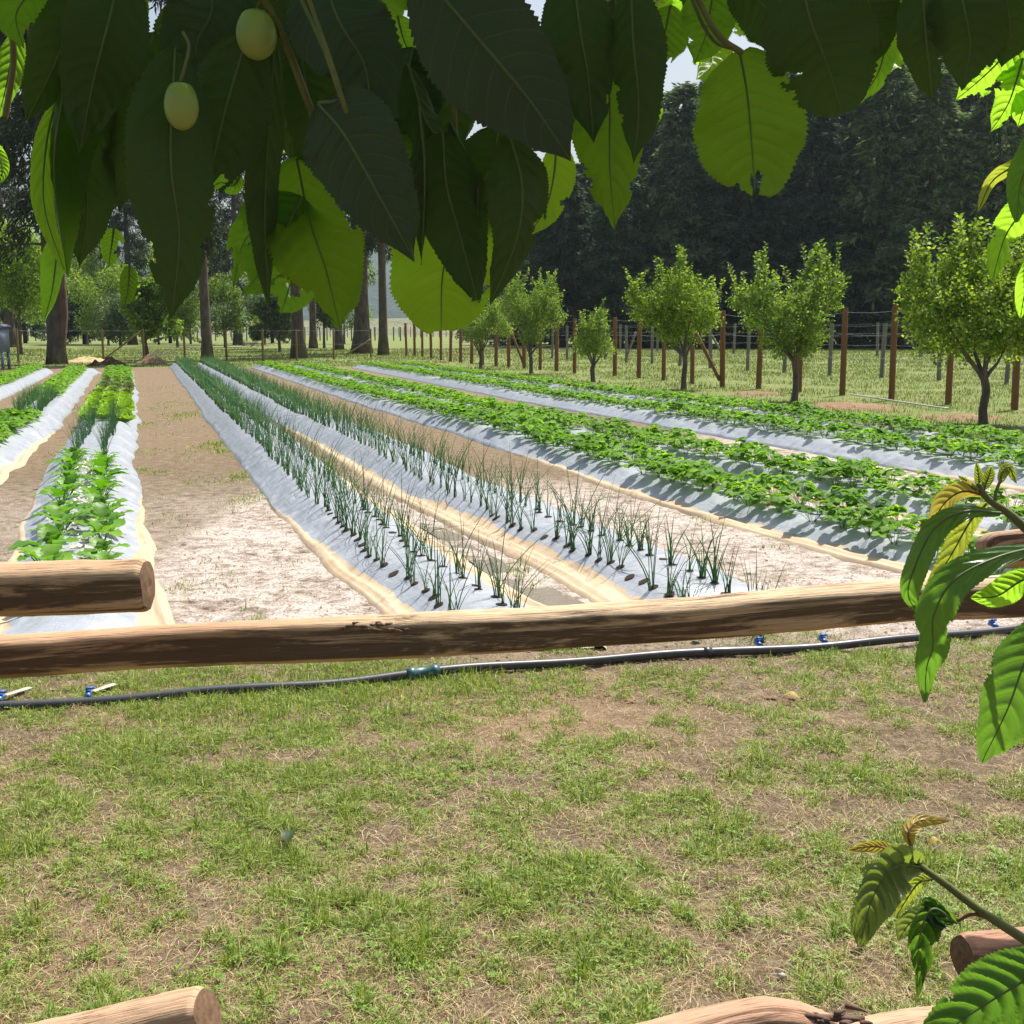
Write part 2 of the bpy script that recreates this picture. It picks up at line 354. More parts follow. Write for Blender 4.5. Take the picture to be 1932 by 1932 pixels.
M['mound_straw'] = plain('heaped_straw', (.42, .33, .17), .9, .1, .3, 6)
M['stem'] = plain('young_stem', (.12, .13, .04), .5, .4, .3, 80)
M['stem_red'] = plain('young_red_stem', (.22, .07, .04), .5, .4, .3, 80)
M['berry'] = plain('strawberry_red', (.55, .03, .02), .35, .5)
def fruit_mat():
    m, n = newmat('unripe_cherry'); tc = N(n, 'ShaderNodeTexCoord').outputs['Object']
    v = noise(n, 40, 3, .5, tc); col = mixc(n, v.outputs[0], (.25, .35, .08), (.38, .43, .12))
    return finish(m, n, col, .28, None, .5, .25, (.42, .6, .1))
M['cherry'] = fruit_mat()
M['leaf_dark'] = leafmat('cherry_leaf_shade_tone', (.020, .044, .012), (.034, .064, .018), (.16, .30, .03), .5, (.08, .12, .04), spec=.3, trans=.2)  # shaded copy of the cherry leaf: shade put into a darker, duller colour
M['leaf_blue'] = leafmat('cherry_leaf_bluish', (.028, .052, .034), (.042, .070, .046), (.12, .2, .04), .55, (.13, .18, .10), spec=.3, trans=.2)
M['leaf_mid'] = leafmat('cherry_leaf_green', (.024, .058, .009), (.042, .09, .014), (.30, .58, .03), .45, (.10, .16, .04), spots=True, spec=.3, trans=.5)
M['leaf_bright'] = leafmat('cherry_leaf_sunlit_tone', (.06, .13, .015), (.10, .19, .025), (.42, .78, .04), .45, (.18, .26, .06), spec=.3, trans=.62)  # sunlit copy of the cherry leaf: brightness put into colour and translucency
M['leaf_yel'] = leafmat('young_leaf_yellow', (.24, .30, .04), (.34, .38, .06), (.58, .66, .06), .4, (.5, .48, .14))
M['leaf_or'] = leafmat('young_leaf_orange', (.36, .26, .05), (.44, .37, .07), (.60, .50, .07), .42, (.5, .38, .14))
M['leaf_glossy'] = leafmat('shoot_leaf_glossy', (.025, .07, .022), (.045, .11, .03), (.20, .42, .03), .3, (.09, .15, .05), spec=.6, trans=.45)
M['leaf_grey'] = leafmat('shoot_leaf_greyish', (.10, .15, .07), (.15, .20, .09), (.30, .40, .05), .34, (.22, .26, .12), spec=.6)
# ================================================================ GROUND
def lerp(tab, y, k=1):
    t = np.array(tab); return np.interp(y, t[:, 0], t[:, k])
BEDS = {
 'A':  dict(L=[(19, -10.4), (26, -12.61), (31.5, -14.35), (40.5, -17.3), (44, -18.5)], W=1.05, y0=19, y1=43),
 '1':  dict(L=[(8.5, -5.3), (11.83, -6.39), (14.41, -7.1), (18, -8.2), (24.6, -10.4), (42, -16.2)], W=1.05, y0=8.5, y1=42.5, sr=[(8, .22), (14, .12), (18, 0)]),
 '2':  dict(L=[(5.7, -2.72), (7.6, -3.42), (9.81, -4.2), (12.1, -5.02), (14.4, -5.75), (18, -6.85), (22, -8.2), (28, -10.15), (43.7, -15.4)], W=1.02, y0=5.3, y1=43, sl=[(5.5, .14), (9, .05), (12, 0)], sr=[(5.5, .24), (7.5, .16), (10, .04), (11, 0)]),
 '3':  dict(L=[(5.6, -.52), (6.16, -.70), (6.95, -1.03), (7.8, -1.34), (8.85, -1.72), (9.93, -2.09), (11.92, -2.73), (14.5, -3.56), (19.1, -5.06), (27.9, -7.85), (51, -15.2)], W=1.0, y0=5.45, y1=49, sl=[(5.5, .2), (7, .17), (8.5, .08), (10, .02), (11, 0)], sr=[(5.5, .14), (8, .15), (11, .1), (14, 0)], oa=.30, ob=.60),
 '4':  dict(L=[(5.6, .74), (6.45, .45), (7.04, .28), (8.04, -.09), (8.76, -.42), (10.24, -.98), (13.64, -2.05), (20.66, -4.42), (42, -11.28), (51, -14.2)], W=1.12, y0=6.05, y1=49, sl=[(5.5, .26), (7, .26), (9, .28), (10.5, .2), (14, .12), (20, 0)], oa=.36, ob=.69),
 '5':  dict(L=[(6.0, 2.95), (7.24, 2.5), (8.37, 2.03), (9.8, 1.46), (11, 1.05), (12.9, .5), (14.4, .05), (17.4, -.9), (19.8, -1.75), (26.5, -3.98), (37.4, -7.46), (49, -11.2)], W=1.05, y0=6.45, y1=48, sl=[(6, .24), (9, .17), (12, .1), (15, 0)], oa=.36, ob=.70, H=.14),
 '6':  dict(L=[(7.3, 4.12), (8.53, 3.5), (9.43, 3.14), (10.69, 2.65), (11.65, 2.25), (13, 1.68), (15.2, .88), (18.2, -.22), (25.4, -2.35), (36.6, -5.9), (49, -9.8)], W=1.0, y0=7.2, y1=47, sl=[(6, .24), (9, .2), (14, .1), (17, 0)], oa=.36, ob=.70, H=.14),
 '7':  dict(L=[(8.5, 5.85), (10.89, 5.05), (12.55, 4.5), (13.58, 4.14), (15.06, 3.66), (18, 2.65), (21.05, 1.6), (25.34, .13), (36.2, -3.1), (53, -8.2)], W=1.05, y0=8.5, y1=48, sl=[(8, .2), (11, .12), (13, 0)], oa=.42, ob=.76, H=.14),
 '8':  dict(L=[(9.5, 7.15), (11.5, 6.4), (13.36, 5.8), (15.4, 5.2), (16.9, 4.7), (19.9, 3.8), (23.4, 2.65), (26, 1.75), (32.7, -.45), (50.5, -5.8)], W=1.05, y0=9.5, y1=48, oa=.36, ob=.70, H=.14),
}
for b in BEDS.values(): b.setdefault('H', .16); b.setdefault('oa', .34); b.setdefault('ob', .66)

def axis(lo, hi, c0, c1, fine, g=1.06):
    a = list(np.arange(c0, c1, fine)); s = fine; x = c1
    while x < hi: a.append(x); s *= g; x += s
    a.append(hi); s = fine; x = c0; b = []
    while x > lo: s *= g; x -= s; b.append(max(x, lo))
    return np.array(sorted(set(b+a)))
gx = axis(-4000, 4000, -3.2, 5.0, .045); gy = axis(-60, 6000, 1.6, 11.0, .045)
GX, GY = np.meshgrid(gx, gy, indexing='ij')
def gz(x, y):
    near = 1-sstep(8, 40, np.hypot(x, y))
    return (fbm(x*1.6, y*1.6, 3, 3)-.5)*.045*near*(1-.6*sstep(5.3, 6, y)*near) + (fbm(x*9, y*9, 8, 2)-.5)*.022*near - .012
GZ = gz(GX, GY)
bedR8 = np.interp(GY, *zip(*[(t[0], t[1]+1.3) for t in BEDS['8']['L']]))
edgeL = np.interp(GY, [0, 8, 19, 26, 44, 60], [-7, -8, -11.2, -13.4, -19.3, -24])
wob = (fbm(GX*.8, GY*.8, 21, 3)-.5)*1.2
meadow = np.maximum(sstep(-.3, .5, GX-bedR8+wob*.8)*sstep(6.5, 9, GY), sstep(48, 50, GY+wob))
meadow = np.maximum(meadow, sstep(0, 1, edgeL-GX+wob))
track = np.exp(-((GY-(88+.0*GX))/3.0)**2)*sstep(-14, -10, GX)*(1-sstep(4, 8, GX))
meadow = meadow*(1-.8*track)
crust = np.clip(sstep(5.2, 6.2, GY)*(1-sstep(9.5, 13.0, GY+wob*1.5)) + sstep(1.2, 1.8, GX)*sstep(6, 7, GY)*(1-sstep(15, 19, GY+wob*2)), 0, 1)*(1-meadow)
crust = np.maximum(crust*sstep(-2.9, -2.2, GX), crust*.35)
red = np.clip((fbm(GX*.9, GY*.9, 33, 3)-.45)*3, 0, 1)*(1-sstep(5.5, 6.5, GY))*.8 + .2*sstep(11, 16, GY)*(1-meadow)
d8 = GX-bedR8
redm = np.exp(-((d8-.9)/.7)**2)*sstep(.45, .6, fbm(GX*.7, GY*.7, 77, 2)); meadow = meadow*(1-.8*redm*sstep(12, 15, GY)); red = np.maximum(red, redm)
crust = np.maximum(crust, track*.6)
V = np.stack([GX, GY, GZ], -1).reshape(-1, 3)
gcol = np.stack([crust, meadow, red], -1).reshape(-1, 3)
tag(obj('ground', mesh('ground', V, grid_faces(len(gx), len(gy))[:, ::-1], M['ground'], True, col=gcol)), kind='structure')

# far hills and the pale field below them
def hill(name, y0, depth, x0, x1, hgt, mat, seed):
    xs = np.linspace(x0, x1, 90); ys = np.linspace(0, 1, 24)
    X, T = np.meshgrid(xs, ys, indexing='ij')
    env = sstep(x0, x0+(x1-x0)*.15, X)*(1-sstep(x1-(x1-x0)*.15, x1, X))
    Z = hgt*np.sin(pi*T)**.8*(.55+.9*fbm(X/(x1-x0)*6, T*2, seed, 4))*env - 3
    tag(obj(name, mesh(name, np.stack([X, y0+depth*T, Z], -1), grid_faces(90, 24)[:, ::-1], mat, True)), kind='structure')
def hillmat(name, a, b, sc):
    m, n = newmat(name); tc = N(n, 'ShaderNodeTexCoord').outputs['Object']; v = noise(n, sc, 8, .75, tc)
    return finish(m, n, ramp(n, [(.35, a), (.65, b)], v.outputs[0]).outputs[0], .95, bump(n, v.outputs[0], 1, 12), .1)
hill('hill', 1500, 900, -1900, 1500, 150, hillmat('wooded_hill', (.03, .055, .045), (.055, .085, .06), .02), 5)
hill('hill_slope', 330, 260, -500, 260, 9, hillmat('pale_field', (.22, .25, .14), (.34, .34, .2), .05), 9)

# ================================================================ MULCHED BEDS
def bed_x(b, y, off): return np.interp(y, *zip(*b['L']))+off
def build_bed(key, label):
    b = BEDS[key]; y = b['y0']; ys = []
    while y < b['y1']: ys.append(y); y += max(.03, .0042*y)
    ys = np.array(ys); n = len(ys); m = 56
    t = np.linspace(0, 1, m)
    Lx = bed_x(b, ys, 0); sm = np.ones(9)/9
    Lx = np.convolve(np.pad(Lx, 4, mode='reflect', reflect_type='odd'), sm, 'valid')
    Lx = Lx + (fbm(ys*1.1, ys*0, 40+ord(key[0]), 3)-.5)*.10
    Wd = b['W']*(1+(fbm(ys*.9, ys*0+3, 60+ord(key[0]), 3)-.5)*.12)
    X = Lx[:, None]+Wd[:, None]*t[None]; Y = np.repeat(ys[:, None], m, 1)
    d = np.minimum(t, 1-t)[None]*Wd[:, None]
    slv = np.interp(ys, *zip(*b['sl'])) if 'sl' in b else 0*ys
    srv = np.interp(ys, *zip(*b['sr'])) if 'sr' in b else 0*ys
    dd_ = np.minimum(t[None]*Wd[:, None]-.75*slv[:, None], (1-t)[None]*Wd[:, None]-.75*srv[:, None])
    prof = sstep(0, .30, dd_)**.7; skz = sstep(0, .05, -dd_)
    endf = sstep(0, .35, ys-b['y0'])[:, None]**.7 * sstep(0, .35, b['y1']-ys)[:, None]
    near = (1-sstep(14, 26, ys))[:, None]
    seed = 100+ord(key[0])
    slope = 1-sstep(.12, .32, d)
    H = b['H']*(.62+.38*sstep(6, 14, Y))*(1+(fbm(Y*.8, X*.3, seed, 3)-.5)*.25)
    Z = H*prof*endf
    # gathered wrinkles running down the sides, small dimples on the top, long folds near the foot
    Z = Z + (fbm(Y*8+X*2, X*1.6, seed+1, 4)-.5)*(.075 if key in '12' else .045)*slope*(1-.85*skz)*sstep(.02, .09, d)*(.35+.65*near)
    Z = Z - (1-.85*skz)*0 + (fbm(Y*2.2, X*14, seed+2, 3)-.5)*.02*(1-.8*skz)*sstep(.01, .05, d)*slope*near
    Z = Z + (fbm(Y*5, X*5, seed+3, 3)-.5)*.016*near*(1-.8*skz)
    Z = np.maximum(Z, -.004) + .012*sstep(0, .03, d)
    Z = Z + skz*near*.022*np.clip(np.sin(d*(70+12*np.sin(ys*.7)[:, None])+6*fbm(Y*.7, X*2, seed+9, 2)), 0, 1)*sstep(.01, .05, d)
    Z[:, 0] = -.02; Z[:, -1] = -.02
    def bow(): return 0
    sl = np.interp(ys, *zip(*b['sl'])) if 'sl' in b else 0*ys
    sr = np.interp(ys, *zip(*b['sr'])) if 'sr' in b else 0*ys
    wv = (fbm(ys*2.0, ys*0+8, seed+5, 4)-.5)
    sl = np.where(sl > 0, sl*(1+.4*wv), 0); sr = np.where(sr > 0, sr*(1-.4*wv), 0)
    Vv = np.stack([X, Y, Z], -1).reshape(-1, 3); Fq = grid_faces(n, m)
    tc = (t[:-1]+t[1:])/2
    isk = ((tc[None]*Wd[:-1, None] < sl[:-1, None]) | ((1-tc)[None]*Wd[:-1, None] < sr[:-1, None])).ravel()
    # orientation: i along y, j along x -> flip so normals point up
    Fq = Fq[:, ::-1] if False else Fq
    uv = np.stack([Y, X-Lx[:, None]], -1).reshape(-1, 2)
    root = empty('mulched_bed', (Lx[0]+.5, ys[0], 0), label, 'garden bed')
    Vv = Vv-np.array(root.location)
    def sub(mask, name, mat):
        f = Fq[mask]; idx = np.unique(f); mp = np.zeros(len(Vv), int); mp[idx] = np.arange(len(idx))
        return obj(name, mesh(name, Vv[idx], mp[f], mat, True, uv=uv[idx]), root)
    sub(~isk, 'film', M['film'])
    if isk.any(): sub(isk, 'film_skirt', M['skirt'])
    b['root'] = root; b['Lx'] = Lx; b['ys'] = ys; b['Wd'] = Wd; b['Z'] = Z; b['t'] = t
    return root
def bed_z(b, x, y):
    i = int(np.clip(np.searchsorted(b['ys'], y), 0, len(b['ys'])-1)); tt = (x-b['Lx'][i])/b['Wd'][i]
    return float(np.interp(tt, b['t'], b['Z'][i]))
for k, l in {'A': 'silver plastic mulched bed at the far left edge, only its far end in frame',
             '1': 'silver mulched bed with crinkled side, left of the chard and lettuce bed',
             '2': 'silver mulched bed carrying chard, spring onions and lime lettuce',
             '3': 'silver mulched bed of onions beside the wide bare path',
             '4': 'silver mulched bed of onions with the widest tan folded skirt',
             '5': 'silver mulched bed of strawberries with a broad tan edge, next to the onions',
             '6': 'silver mulched strawberry bed, second one counted from the onion beds',
             '7': 'silver mulched strawberry bed with a bare shiny near side and curved end',
             '8': 'outermost strawberry bed, mostly hidden by leaves, next to the fruit trees'}.items(): build_bed(k, l)

# ================================================================ CROPS
def ribbon(base, az, h, lean, wd, segs=5, curl=.0, bendtip=0, k=4):
    """tapering hollow onion blade as a thin 3-sided tube"""
    t = np.linspace(0, 1, segs)
    r = h*(lean*t**1.6 + bendtip*np.clip(t-.6, 0, 1)**1.3*1.6)
    z = h*(t-.55*bendtip*np.clip(t-.6, 0, 1)**1.2*2)
    cl = np.stack([base[0]+np.cos(az)*r, base[1]+np.sin(az)*r, base[2]+z], 1)
    return cl, wd*(1-t)**.6*.5+.0006
def onion_mesh(i, n, h0, k=3, segs=5, wmul=1):
    mb = MB(); r = random.Random(i*7+1)
    for j in range(n):
        az = r.uniform(0, 2*pi); h = h0*r.uniform(.55, 1.12)
        cl, rad = ribbon((r.uniform(-.014, .014), r.uniform(-.014, .014), -.01), az, h, abs(r.gauss(.30, .26)), .0068*wmul*r.uniform(.7, 1.2), segs, bendtip=(r.uniform(.3, 1) if r.random() < .2 else 0))
        mb.tube(cl, rad, k, caps=False)
    return mb
def leaflet(mb, c, dirv, nrm, L, W, segs=4, cup=.15, tipdrop=.2):
    dirv = dirv/np.linalg.norm(dirv); s = np.cross(nrm, dirv); s /= np.linalg.norm(s)+1e-9; nn = np.cross(dirv, s)
    t = np.linspace(0, 1, segs); wv = W*.5*np.sin(pi*np.clip(t*.86+.10, 0, 1))**.65
    mid = c+dirv*(t[:, None]*L)-nn*(tipdrop*L*t[:, None]**2)
    l = mid+s*wv[:, None]+nn*(cup*wv[:, None]); rr = mid-s*wv[:, None]+nn*(cup*wv[:, None])
    mb.add(np.stack([l, mid, rr], 1).reshape(-1, 3), grid_faces(segs, 3))
def strawberry_mesh(i, nleaf=16, rad=.19, h=.20, L=.085, segs=4, fol='straw'):
    mb = MB(); r = random.Random(i*31+5)
    for j in range(nleaf):
        az = r.uniform(0, 2*pi); q = r.uniform(.15, 1)**.7
        top = np.array([cos(az)*rad*q, sin(az)*rad*q, h*(1.12-.55*q*q)*r.uniform(.6, 1.1)])
        base = np.array([cos(az)*.02, sin(az)*.02, 0])
        mid = (base+top)/2+np.array([0, 0, .03])
        mb.tube(crom([base, mid, top], 3), .0022, 3, caps=False)
        out = np.array([cos(az), sin(az), .15]); n0 = np.array([cos(az)*.35*q+r.gauss(0, .25), sin(az)*.35*q+r.gauss(0, .25), 1])
        n0 /= np.linalg.norm(n0)
        for da in (-1.25, 0, 1.25):
            dv = np.array([cos(az+da), sin(az+da), r.uniform(-.15, .15)])
            leaflet(mb, top, dv, n0, L*r.uniform(.8, 1.15), L*1.02, segs, .20, .3)
    return mb
def chard_mesh(i, n=11):
    mb = MB(); r = random.Random(i*13+3)
    for j in range(n):
        az = j*2.4+r.uniform(-.3, .3); lean = r.uniform(.15, 1.05); L = r.uniform(.075, .135)
        st = np.array([cos(az)*.015, sin(az)*.015, 0]); pl = r.uniform(.06, .11)
        e = st+np.array([cos(az)*lean*pl, sin(az)*lean*pl, pl])
        mb.tube(crom([st, (st+e)/2, e], 3), .004, 4, caps=False)
        dv = np.array([cos(az)*lean*1.2, sin(az)*lean*1.2, .8-.45*lean]); nn = np.array([-cos(az)*1.0, -sin(az)*1.0, .55*lean+.3])
        segs = 7; t = np.linspace(0, 1, segs); dv /= np.linalg.norm(dv); s = np.cross(nn, dv); s /= np.linalg.norm(s); n3 = np.cross(dv, s)
        W = L*.92; wv = W*.5*np.sin(pi*np.clip(t*.80+.13, 0, 1))**.5
        mid = e+dv*(t[:, None]*L)-np.abs(n3)*0-np.array([0, 0, 1])*(.5*lean*L*t[:, None]**2)+np.array([cos(az), sin(az), 0])*(.25*L*t[:, None]**2)
        cols = []
        for q in (-1, -.55, 0, .55, 1):
            rip = .010*np.sin(t*14+q*3+j)*abs(q)
            cols.append(mid+s*(q*wv[:, None])+n3*((.25*abs(q)*wv+rip)[:, None]))
        mb.add(np.stack(cols, 1).reshape(-1, 3), grid_faces(segs, 5))
    return mb
def lettuce_mesh(i, n=26, rad=.13):
    mb = MB(); r = random.Random(i*17+3)
    for j in range(n):
        az = j*2.4; q = (j/n)**.6; dv = np.array([cos(az)*q, sin(az)*q, 1.1-q*.8]); L = rad*r.uniform(.8, 1.1)
        c = np.array([cos(az)*.02, sin(az)*.02, .01]); nn = np.array([-cos(az), -sin(az), q*.9+.1])
        dv /= np.linalg.norm(dv); s = np.cross(nn, dv); s /= np.linalg.norm(s); n3 = np.cross(dv, s)
        t = np.linspace(0, 1, 5); wv = L*.5*np.sin(pi*np.clip(t*.75+.08, 0, 1))**.6
        mb.add(np.stack([c+dv*(t[:, None]*L)+s*(k*wv[:, None])+n3*((.3*abs(k)*wv+.014*np.sin(t*9+k*6+j)*t)[:, None]) for k in (-1, -.5, 0, .5, 1)], 1).reshape(-1, 3), grid_faces(5, 5))
    return mb
ONI = [onion_mesh(i, 5+i % 4, .41, 3, 7).mesh('onion_plant', M['onion'], True) for i in range(7)]
ONI_BIG = [onion_mesh(40+i, 9+i, .36, 3, 7, 1.1).mesh('onion_plant', M['onion'], True) for i in range(3)]
STR = [strawberry_mesh(i, 15+i % 4).mesh('strawberry_plant', M['straw_leaf'], True) for i in range(6)]
CHD = [chard_mesh(i, 8+i).mesh('chard_plant', M['chard'], True) for i in range(4)]
LET = [lettuce_mesh(i).mesh('lettuce', M['lime'], True) for i in range(2)]
LEP = [lettuce_mesh(9+i).mesh('lettuce', M['purple'], True) for i in range(2)]

def merge_copies(name, protos, pts, mat, label, cat):
    """the far rest of a kind as one mesh; protos: list of MB"""
    Vs = []; F4 = []; F3 = []; n = 0
    packs = [(np.vstack(p.V), np.vstack(p.F4) if p.F4 else None, np.vstack(p.F3) if p.F3 else None) for p in protos]
    for (x, y, z, s) in pts:
        v, a, b = packs[rnd.randrange(len(packs))]; th = rnd.uniform(0, 6.28); c_, s_ = cos(th)*s, sin(th)*s
        Vs.append(np.stack([v[:, 0]*c_-v[:, 1]*s_+x, v[:, 0]*s_+v[:, 1]*c_+y, v[:, 2]*s+z], 1))
        if a is not None: F4.append(a+n)
        if b is not None: F3.append(b+n)
        n += len(v)
    Fs = ([np.vstack(F4)] if F4 else [])+([np.vstack(F3)] if F3 else [])
    return tag(obj(name, mesh(name, np.vstack(Vs), Fs, mat, False)), label, cat, kind='stuff')

def row_pts(key, off, y0, y1, step, jit=.03):
    b = BEDS[key]; y = y0; out = []
    while y < y1:
        yy = y+rnd.uniform(-jit, jit)
        x = float(np.interp(yy, b['ys'], b['Lx']))+off+rnd.uniform(-.02, .02)
        out.append((x, yy, bed_z(b, x, yy))); y += step*rnd.uniform(.92, 1.08)
    return out
# ---- onions (beds 3 and 4, plus short stretches on beds 2 and 1)
rows = []
for key, bn in (('3', 'the onion bed beside the wide bare path'), ('4', 'the onion bed with the wide tan skirt')):
    for off, rn in ((BEDS[key]['oa'], 'left'), (BEDS[key]['ob'], 'right')):
        rows += [(p, 'spring onion plant in the %s row of %s' % (rn, bn), 'onions in the %s row of %s' % (rn, bn), key) for p in row_pts(key, off, 5.6, 48, .165)]
for key, y0, y1, bn in (('2', 12.7, 17.2, 'between the chard and the lime lettuce'), ('1', 18.5, 23.5, 'between strawberries on the leftmost large bed')):
    for off, rn in ((BEDS[key]['oa'], 'left'), (BEDS[key]['ob'], 'right')):
        rows += [(p, 'spring onion plant in the %s row %s' % (rn, bn), 'onions %s' % bn + ', ' + rn + ' row', key) for p in row_pts(key, off, y0, y1, .17)]
rows.sort(key=lambda r: r[0][1])
hb = {}
far = []
cnt = 0
for p, lab, grp, key in rows:
    d = p[1]
    if key in '34' and d < 9 and rnd.random() < (.28 if d < 6.6 else .10): 
        hb.setdefault(key, []).append(p); continue
    if cnt < 298:
        me = rnd.choice(ONI_BIG) if (key == '4' and d < 8.2 and rnd.random() < .5) else rnd.choice(ONI)
        o = obj('onion_plant', me, None, p, rnd.uniform(0, 6.28)); s = rnd.uniform(.75, 1.12)*(.93 if key == '3' and d < 7.5 else 1.03)
        o.scale = (s, s, s); tag(o, lab, 'onion plant', grp); cnt += 1
        if key in '34': hb.setdefault(key, []).append(p)
    else: far.append((*p, rnd.uniform(.85, 1.1)))
merge_copies('onion_rows', [onion_mesh(70+i, 8, .38, 3, 4, 1.5) for i in range(5)], far, M['onion'], 'far stretches of the onion rows, too dense to count', 'onion rows')
# planting holes burnt through the film
for key, pts in hb.items():
    root = BEDS[key]['root']
    pts = sorted(pts, key=lambda q: q[1])[:44]
    a = np.linspace(0, 2*pi, 13)[:-1]
    for p in pts:
        rr = rnd.uniform(.024, .034); x0, y0 = p[0]+rnd.uniform(-.008, .008), p[1]+rnd.uniform(-.008, .008)
        ring = [(x0+cos(t)*rr*rnd.uniform(.85, 1.15), y0+sin(t)*rr*rnd.uniform(.85, 1.15)) for t in a]
        V = [(x, y, bed_z(BEDS[key], x, y)+.004) for x, y in ring]+[(x0, y0, bed_z(BEDS[key], x0, y0)+.006)]
        V = np.array(V)-np.array(root.location)
        obj('planting_hole', mesh('planting_hole', V, np.array([[i, (i+1) % 12, 12] for i in range(12)]), M['hole']), root)
# ---- strawberries
rows = []
names = {'5': 'the strawberry bed next to the onions', '6': 'the second strawberry bed from the onions', '7': 'the strawberry bed with the bare shiny side', '8': 'the strawberry bed by the fruit trees'}
for key, bn in names.items():
    b = BEDS[key]
    for off, rn in ((b['oa'], 'nearer'), (b['ob'], 'farther')):
        rows += [(p, 'strawberry plant in the %s row of %s' % (rn, bn), 'strawberries in the %s row of %s' % (rn, bn)) for p in row_pts(key, off, b['y0']+.15, b['y1'], .27, .05) if not (rnd.random() < .10)]
for key, y0, y1, bn in (('1', 9.5, 18.2, 'near part of the crinkled left bed'), ('1', 23.8, 41, 'far part of the crinkled left bed'), ('A', 20, 42, 'bed at the far left edge')):
    b = BEDS[key]
    for off, rn in ((b['oa'], 'left'), (b['ob'], 'right')):
        rows += [(p, 'leafy strawberry plant, %s row, on the %s' % (rn, bn), 'strawberries on the %s, %s row' % (bn, rn)) for p in row_pts(key, off-(.05 if key != '5' else 0), y0, y1, .25, .05)]
rows.sort(key=lambda r: r[0][1])
far = []; cnt = 0
for p, lab, grp in rows:
    u = 966+F*p[0]/p[1]
    if u < -60 or u > 2000: continue
    s = rnd.uniform(.78, 1.12)
    if cnt < 298:
        o = obj('strawberry_plant', rnd.choice(STR), None, p, rnd.uniform(0, 6.28)); o.scale = (s*.84, s*.84, s*rnd.uniform(.7, 1.0)); tag(o, lab, 'strawberry plant', grp); cnt += 1
    else: far.append((*p, s*.8))
merge_copies('strawberry_rows', [strawberry_mesh(50+i, 15, .18, .18, .085, 3) for i in range(5)], far, M['straw_leaf'], 'far stretches of the strawberry rows, a continuous green mass', 'strawberry rows')
# a few ripe berries on the film
for (u, v) in ((1449, 957), (1345, 921)):
    p = P(u, v, .12); mb = MB(); t = np.linspace(0, 1, 7)
    mb.tube(np.stack([t*0, t*0-.0, t*.035], 1), .016*np.sin(pi*np.clip(t*.85+.12, 0, 1))**.7, 8)
    tag(obj('strawberry', mb.mesh('strawberry', M['berry'], True), None, (p[0], p[1], .13)), 'red strawberry lying on the silver film, %s of the two' % ('right' if u > 1400 else 'left'), 'strawberry')
# ---- chard, lettuce on bed 2
b = BEDS['2']
for off, rn in ((.33, 'left'), (.66, 'right')):
    pts = row_pts('2', off, 6.0, 12.6, .42, .06)
    for i, p in enumerate(pts):
        o = obj('chard_plant', CHD[i % 4], None, p, rnd.uniform(0, 6)); s = rnd.uniform(.75, 1.2)*(.75 if p[1] < 6.6 else 1); o.scale = (s, s, s*.85)
        if i == 0: lab = 'small chard plant in the %s row, seen below the short upper rail' % rn
        elif i == len(pts)-1: lab = 'last chard plant of the %s row, touching the onions' % rn
        else: lab = 'broad-leaved chard plant in the %s row, middle of the stretch' % rn
        tag(o, lab, 'chard plant', 'chard in the %s row' % rn)
for off in (.22, .50, .78):
    for i, p in enumerate(row_pts('2', off, 17.6, 31, .30, .03)):
        pur = p[1] > 23.5 and (i*7 + int(off*10)) % 3 != 0
        o = obj('lettuce', (LEP if pur else LET)[i % 2], None, p, rnd.uniform(0, 6)); s = rnd.uniform(.95, 1.25); o.scale = (s, s, s*1.1)
        tag(o, 'dull greyish-red lettuce head behind the lime ones' if pur else 'lime green lettuce head packed on the bed behind the onions', 'lettuce', 'dull lettuces' if pur else 'lime lettuces')
for off in (.25, .55, .8):
    for p in row_pts('2', off, 31.5, 41, .5, .05):
        o = obj('seedling', rnd.choice(STR), None, p, rnd.uniform(0, 6)); o.scale = (.8, .8, .8)
        tag(o, 'small leafy plant at the far end of the lettuce bed', 'seedling', 'small plants at the far end of the lettuce bed')

# withered pale leaves lying between the chard rows
mb = MB()
for j in range(420):
    y = rnd.uniform(6, 12.6); x = float(np.interp(y, BEDS['2']['ys'], BEDS['2']['Lx']))+rnd.gauss(.52, .12); z = bed_z(BEDS['2'], x, y)+.008
    a = rnd.uniform(0, 6.28); L = rnd.uniform(.02, .07); w2 = L*rnd.uniform(.2, .5); c_, s_ = cos(a), sin(a)
    mb.add([(x, y, z), (x+c_*L*.5-s_*w2, y+s_*L*.5+c_*w2, z+rnd.uniform(.0, .03)), (x+c_*L, y+s_*L, z), (x+c_*L*.5+s_*w2, y+s_*L*.5-c_*w2, z+rnd.uniform(0, .02))], [[0, 1, 2, 3]])
tag(obj('withered_leaves', mb.mesh('withered_leaves', M['withered'])), 'pale withered leaf scraps on the film between the chard rows', 'leaf litter', kind='stuff')

# ================================================================ GRASS
def blades(name, pos, h, wd, lean, mat, label, cat='grass', bend=1.0):
    n = len(pos); az = R.uniform(0, 2*pi, n); fa = R.uniform(0, 2*pi, n)
    d = np.stack([np.cos(az), np.sin(az), 0*az], 1); s = np.stack([-np.sin(fa), np.cos(fa), 0*fa], 1)
    h = h[:, None]; lean = lean[:, None]; w_ = wd[:, None]
    up = np.array([0, 0, 1.0])
    m1 = pos+d*h*lean*.35+up*h*(.55)/(1+lean*.4); tp = pos+d*h*lean*bend+up*h/(1+lean*1.1)
    V = np.stack([pos-s*w_*.5, pos+s*w_*.5, m1+s*w_*.42, m1-s*w_*.42, tp], 1).reshape(-1, 3)
    i = np.arange(n)*5
    q = np.stack([i, i+1, i+2, i+3], 1); t = np.stack([i+3, i+2, i+4], 1)
    return tag(obj(name, mesh(name, V, [q, t], mat)), label, cat, kind='stuff')
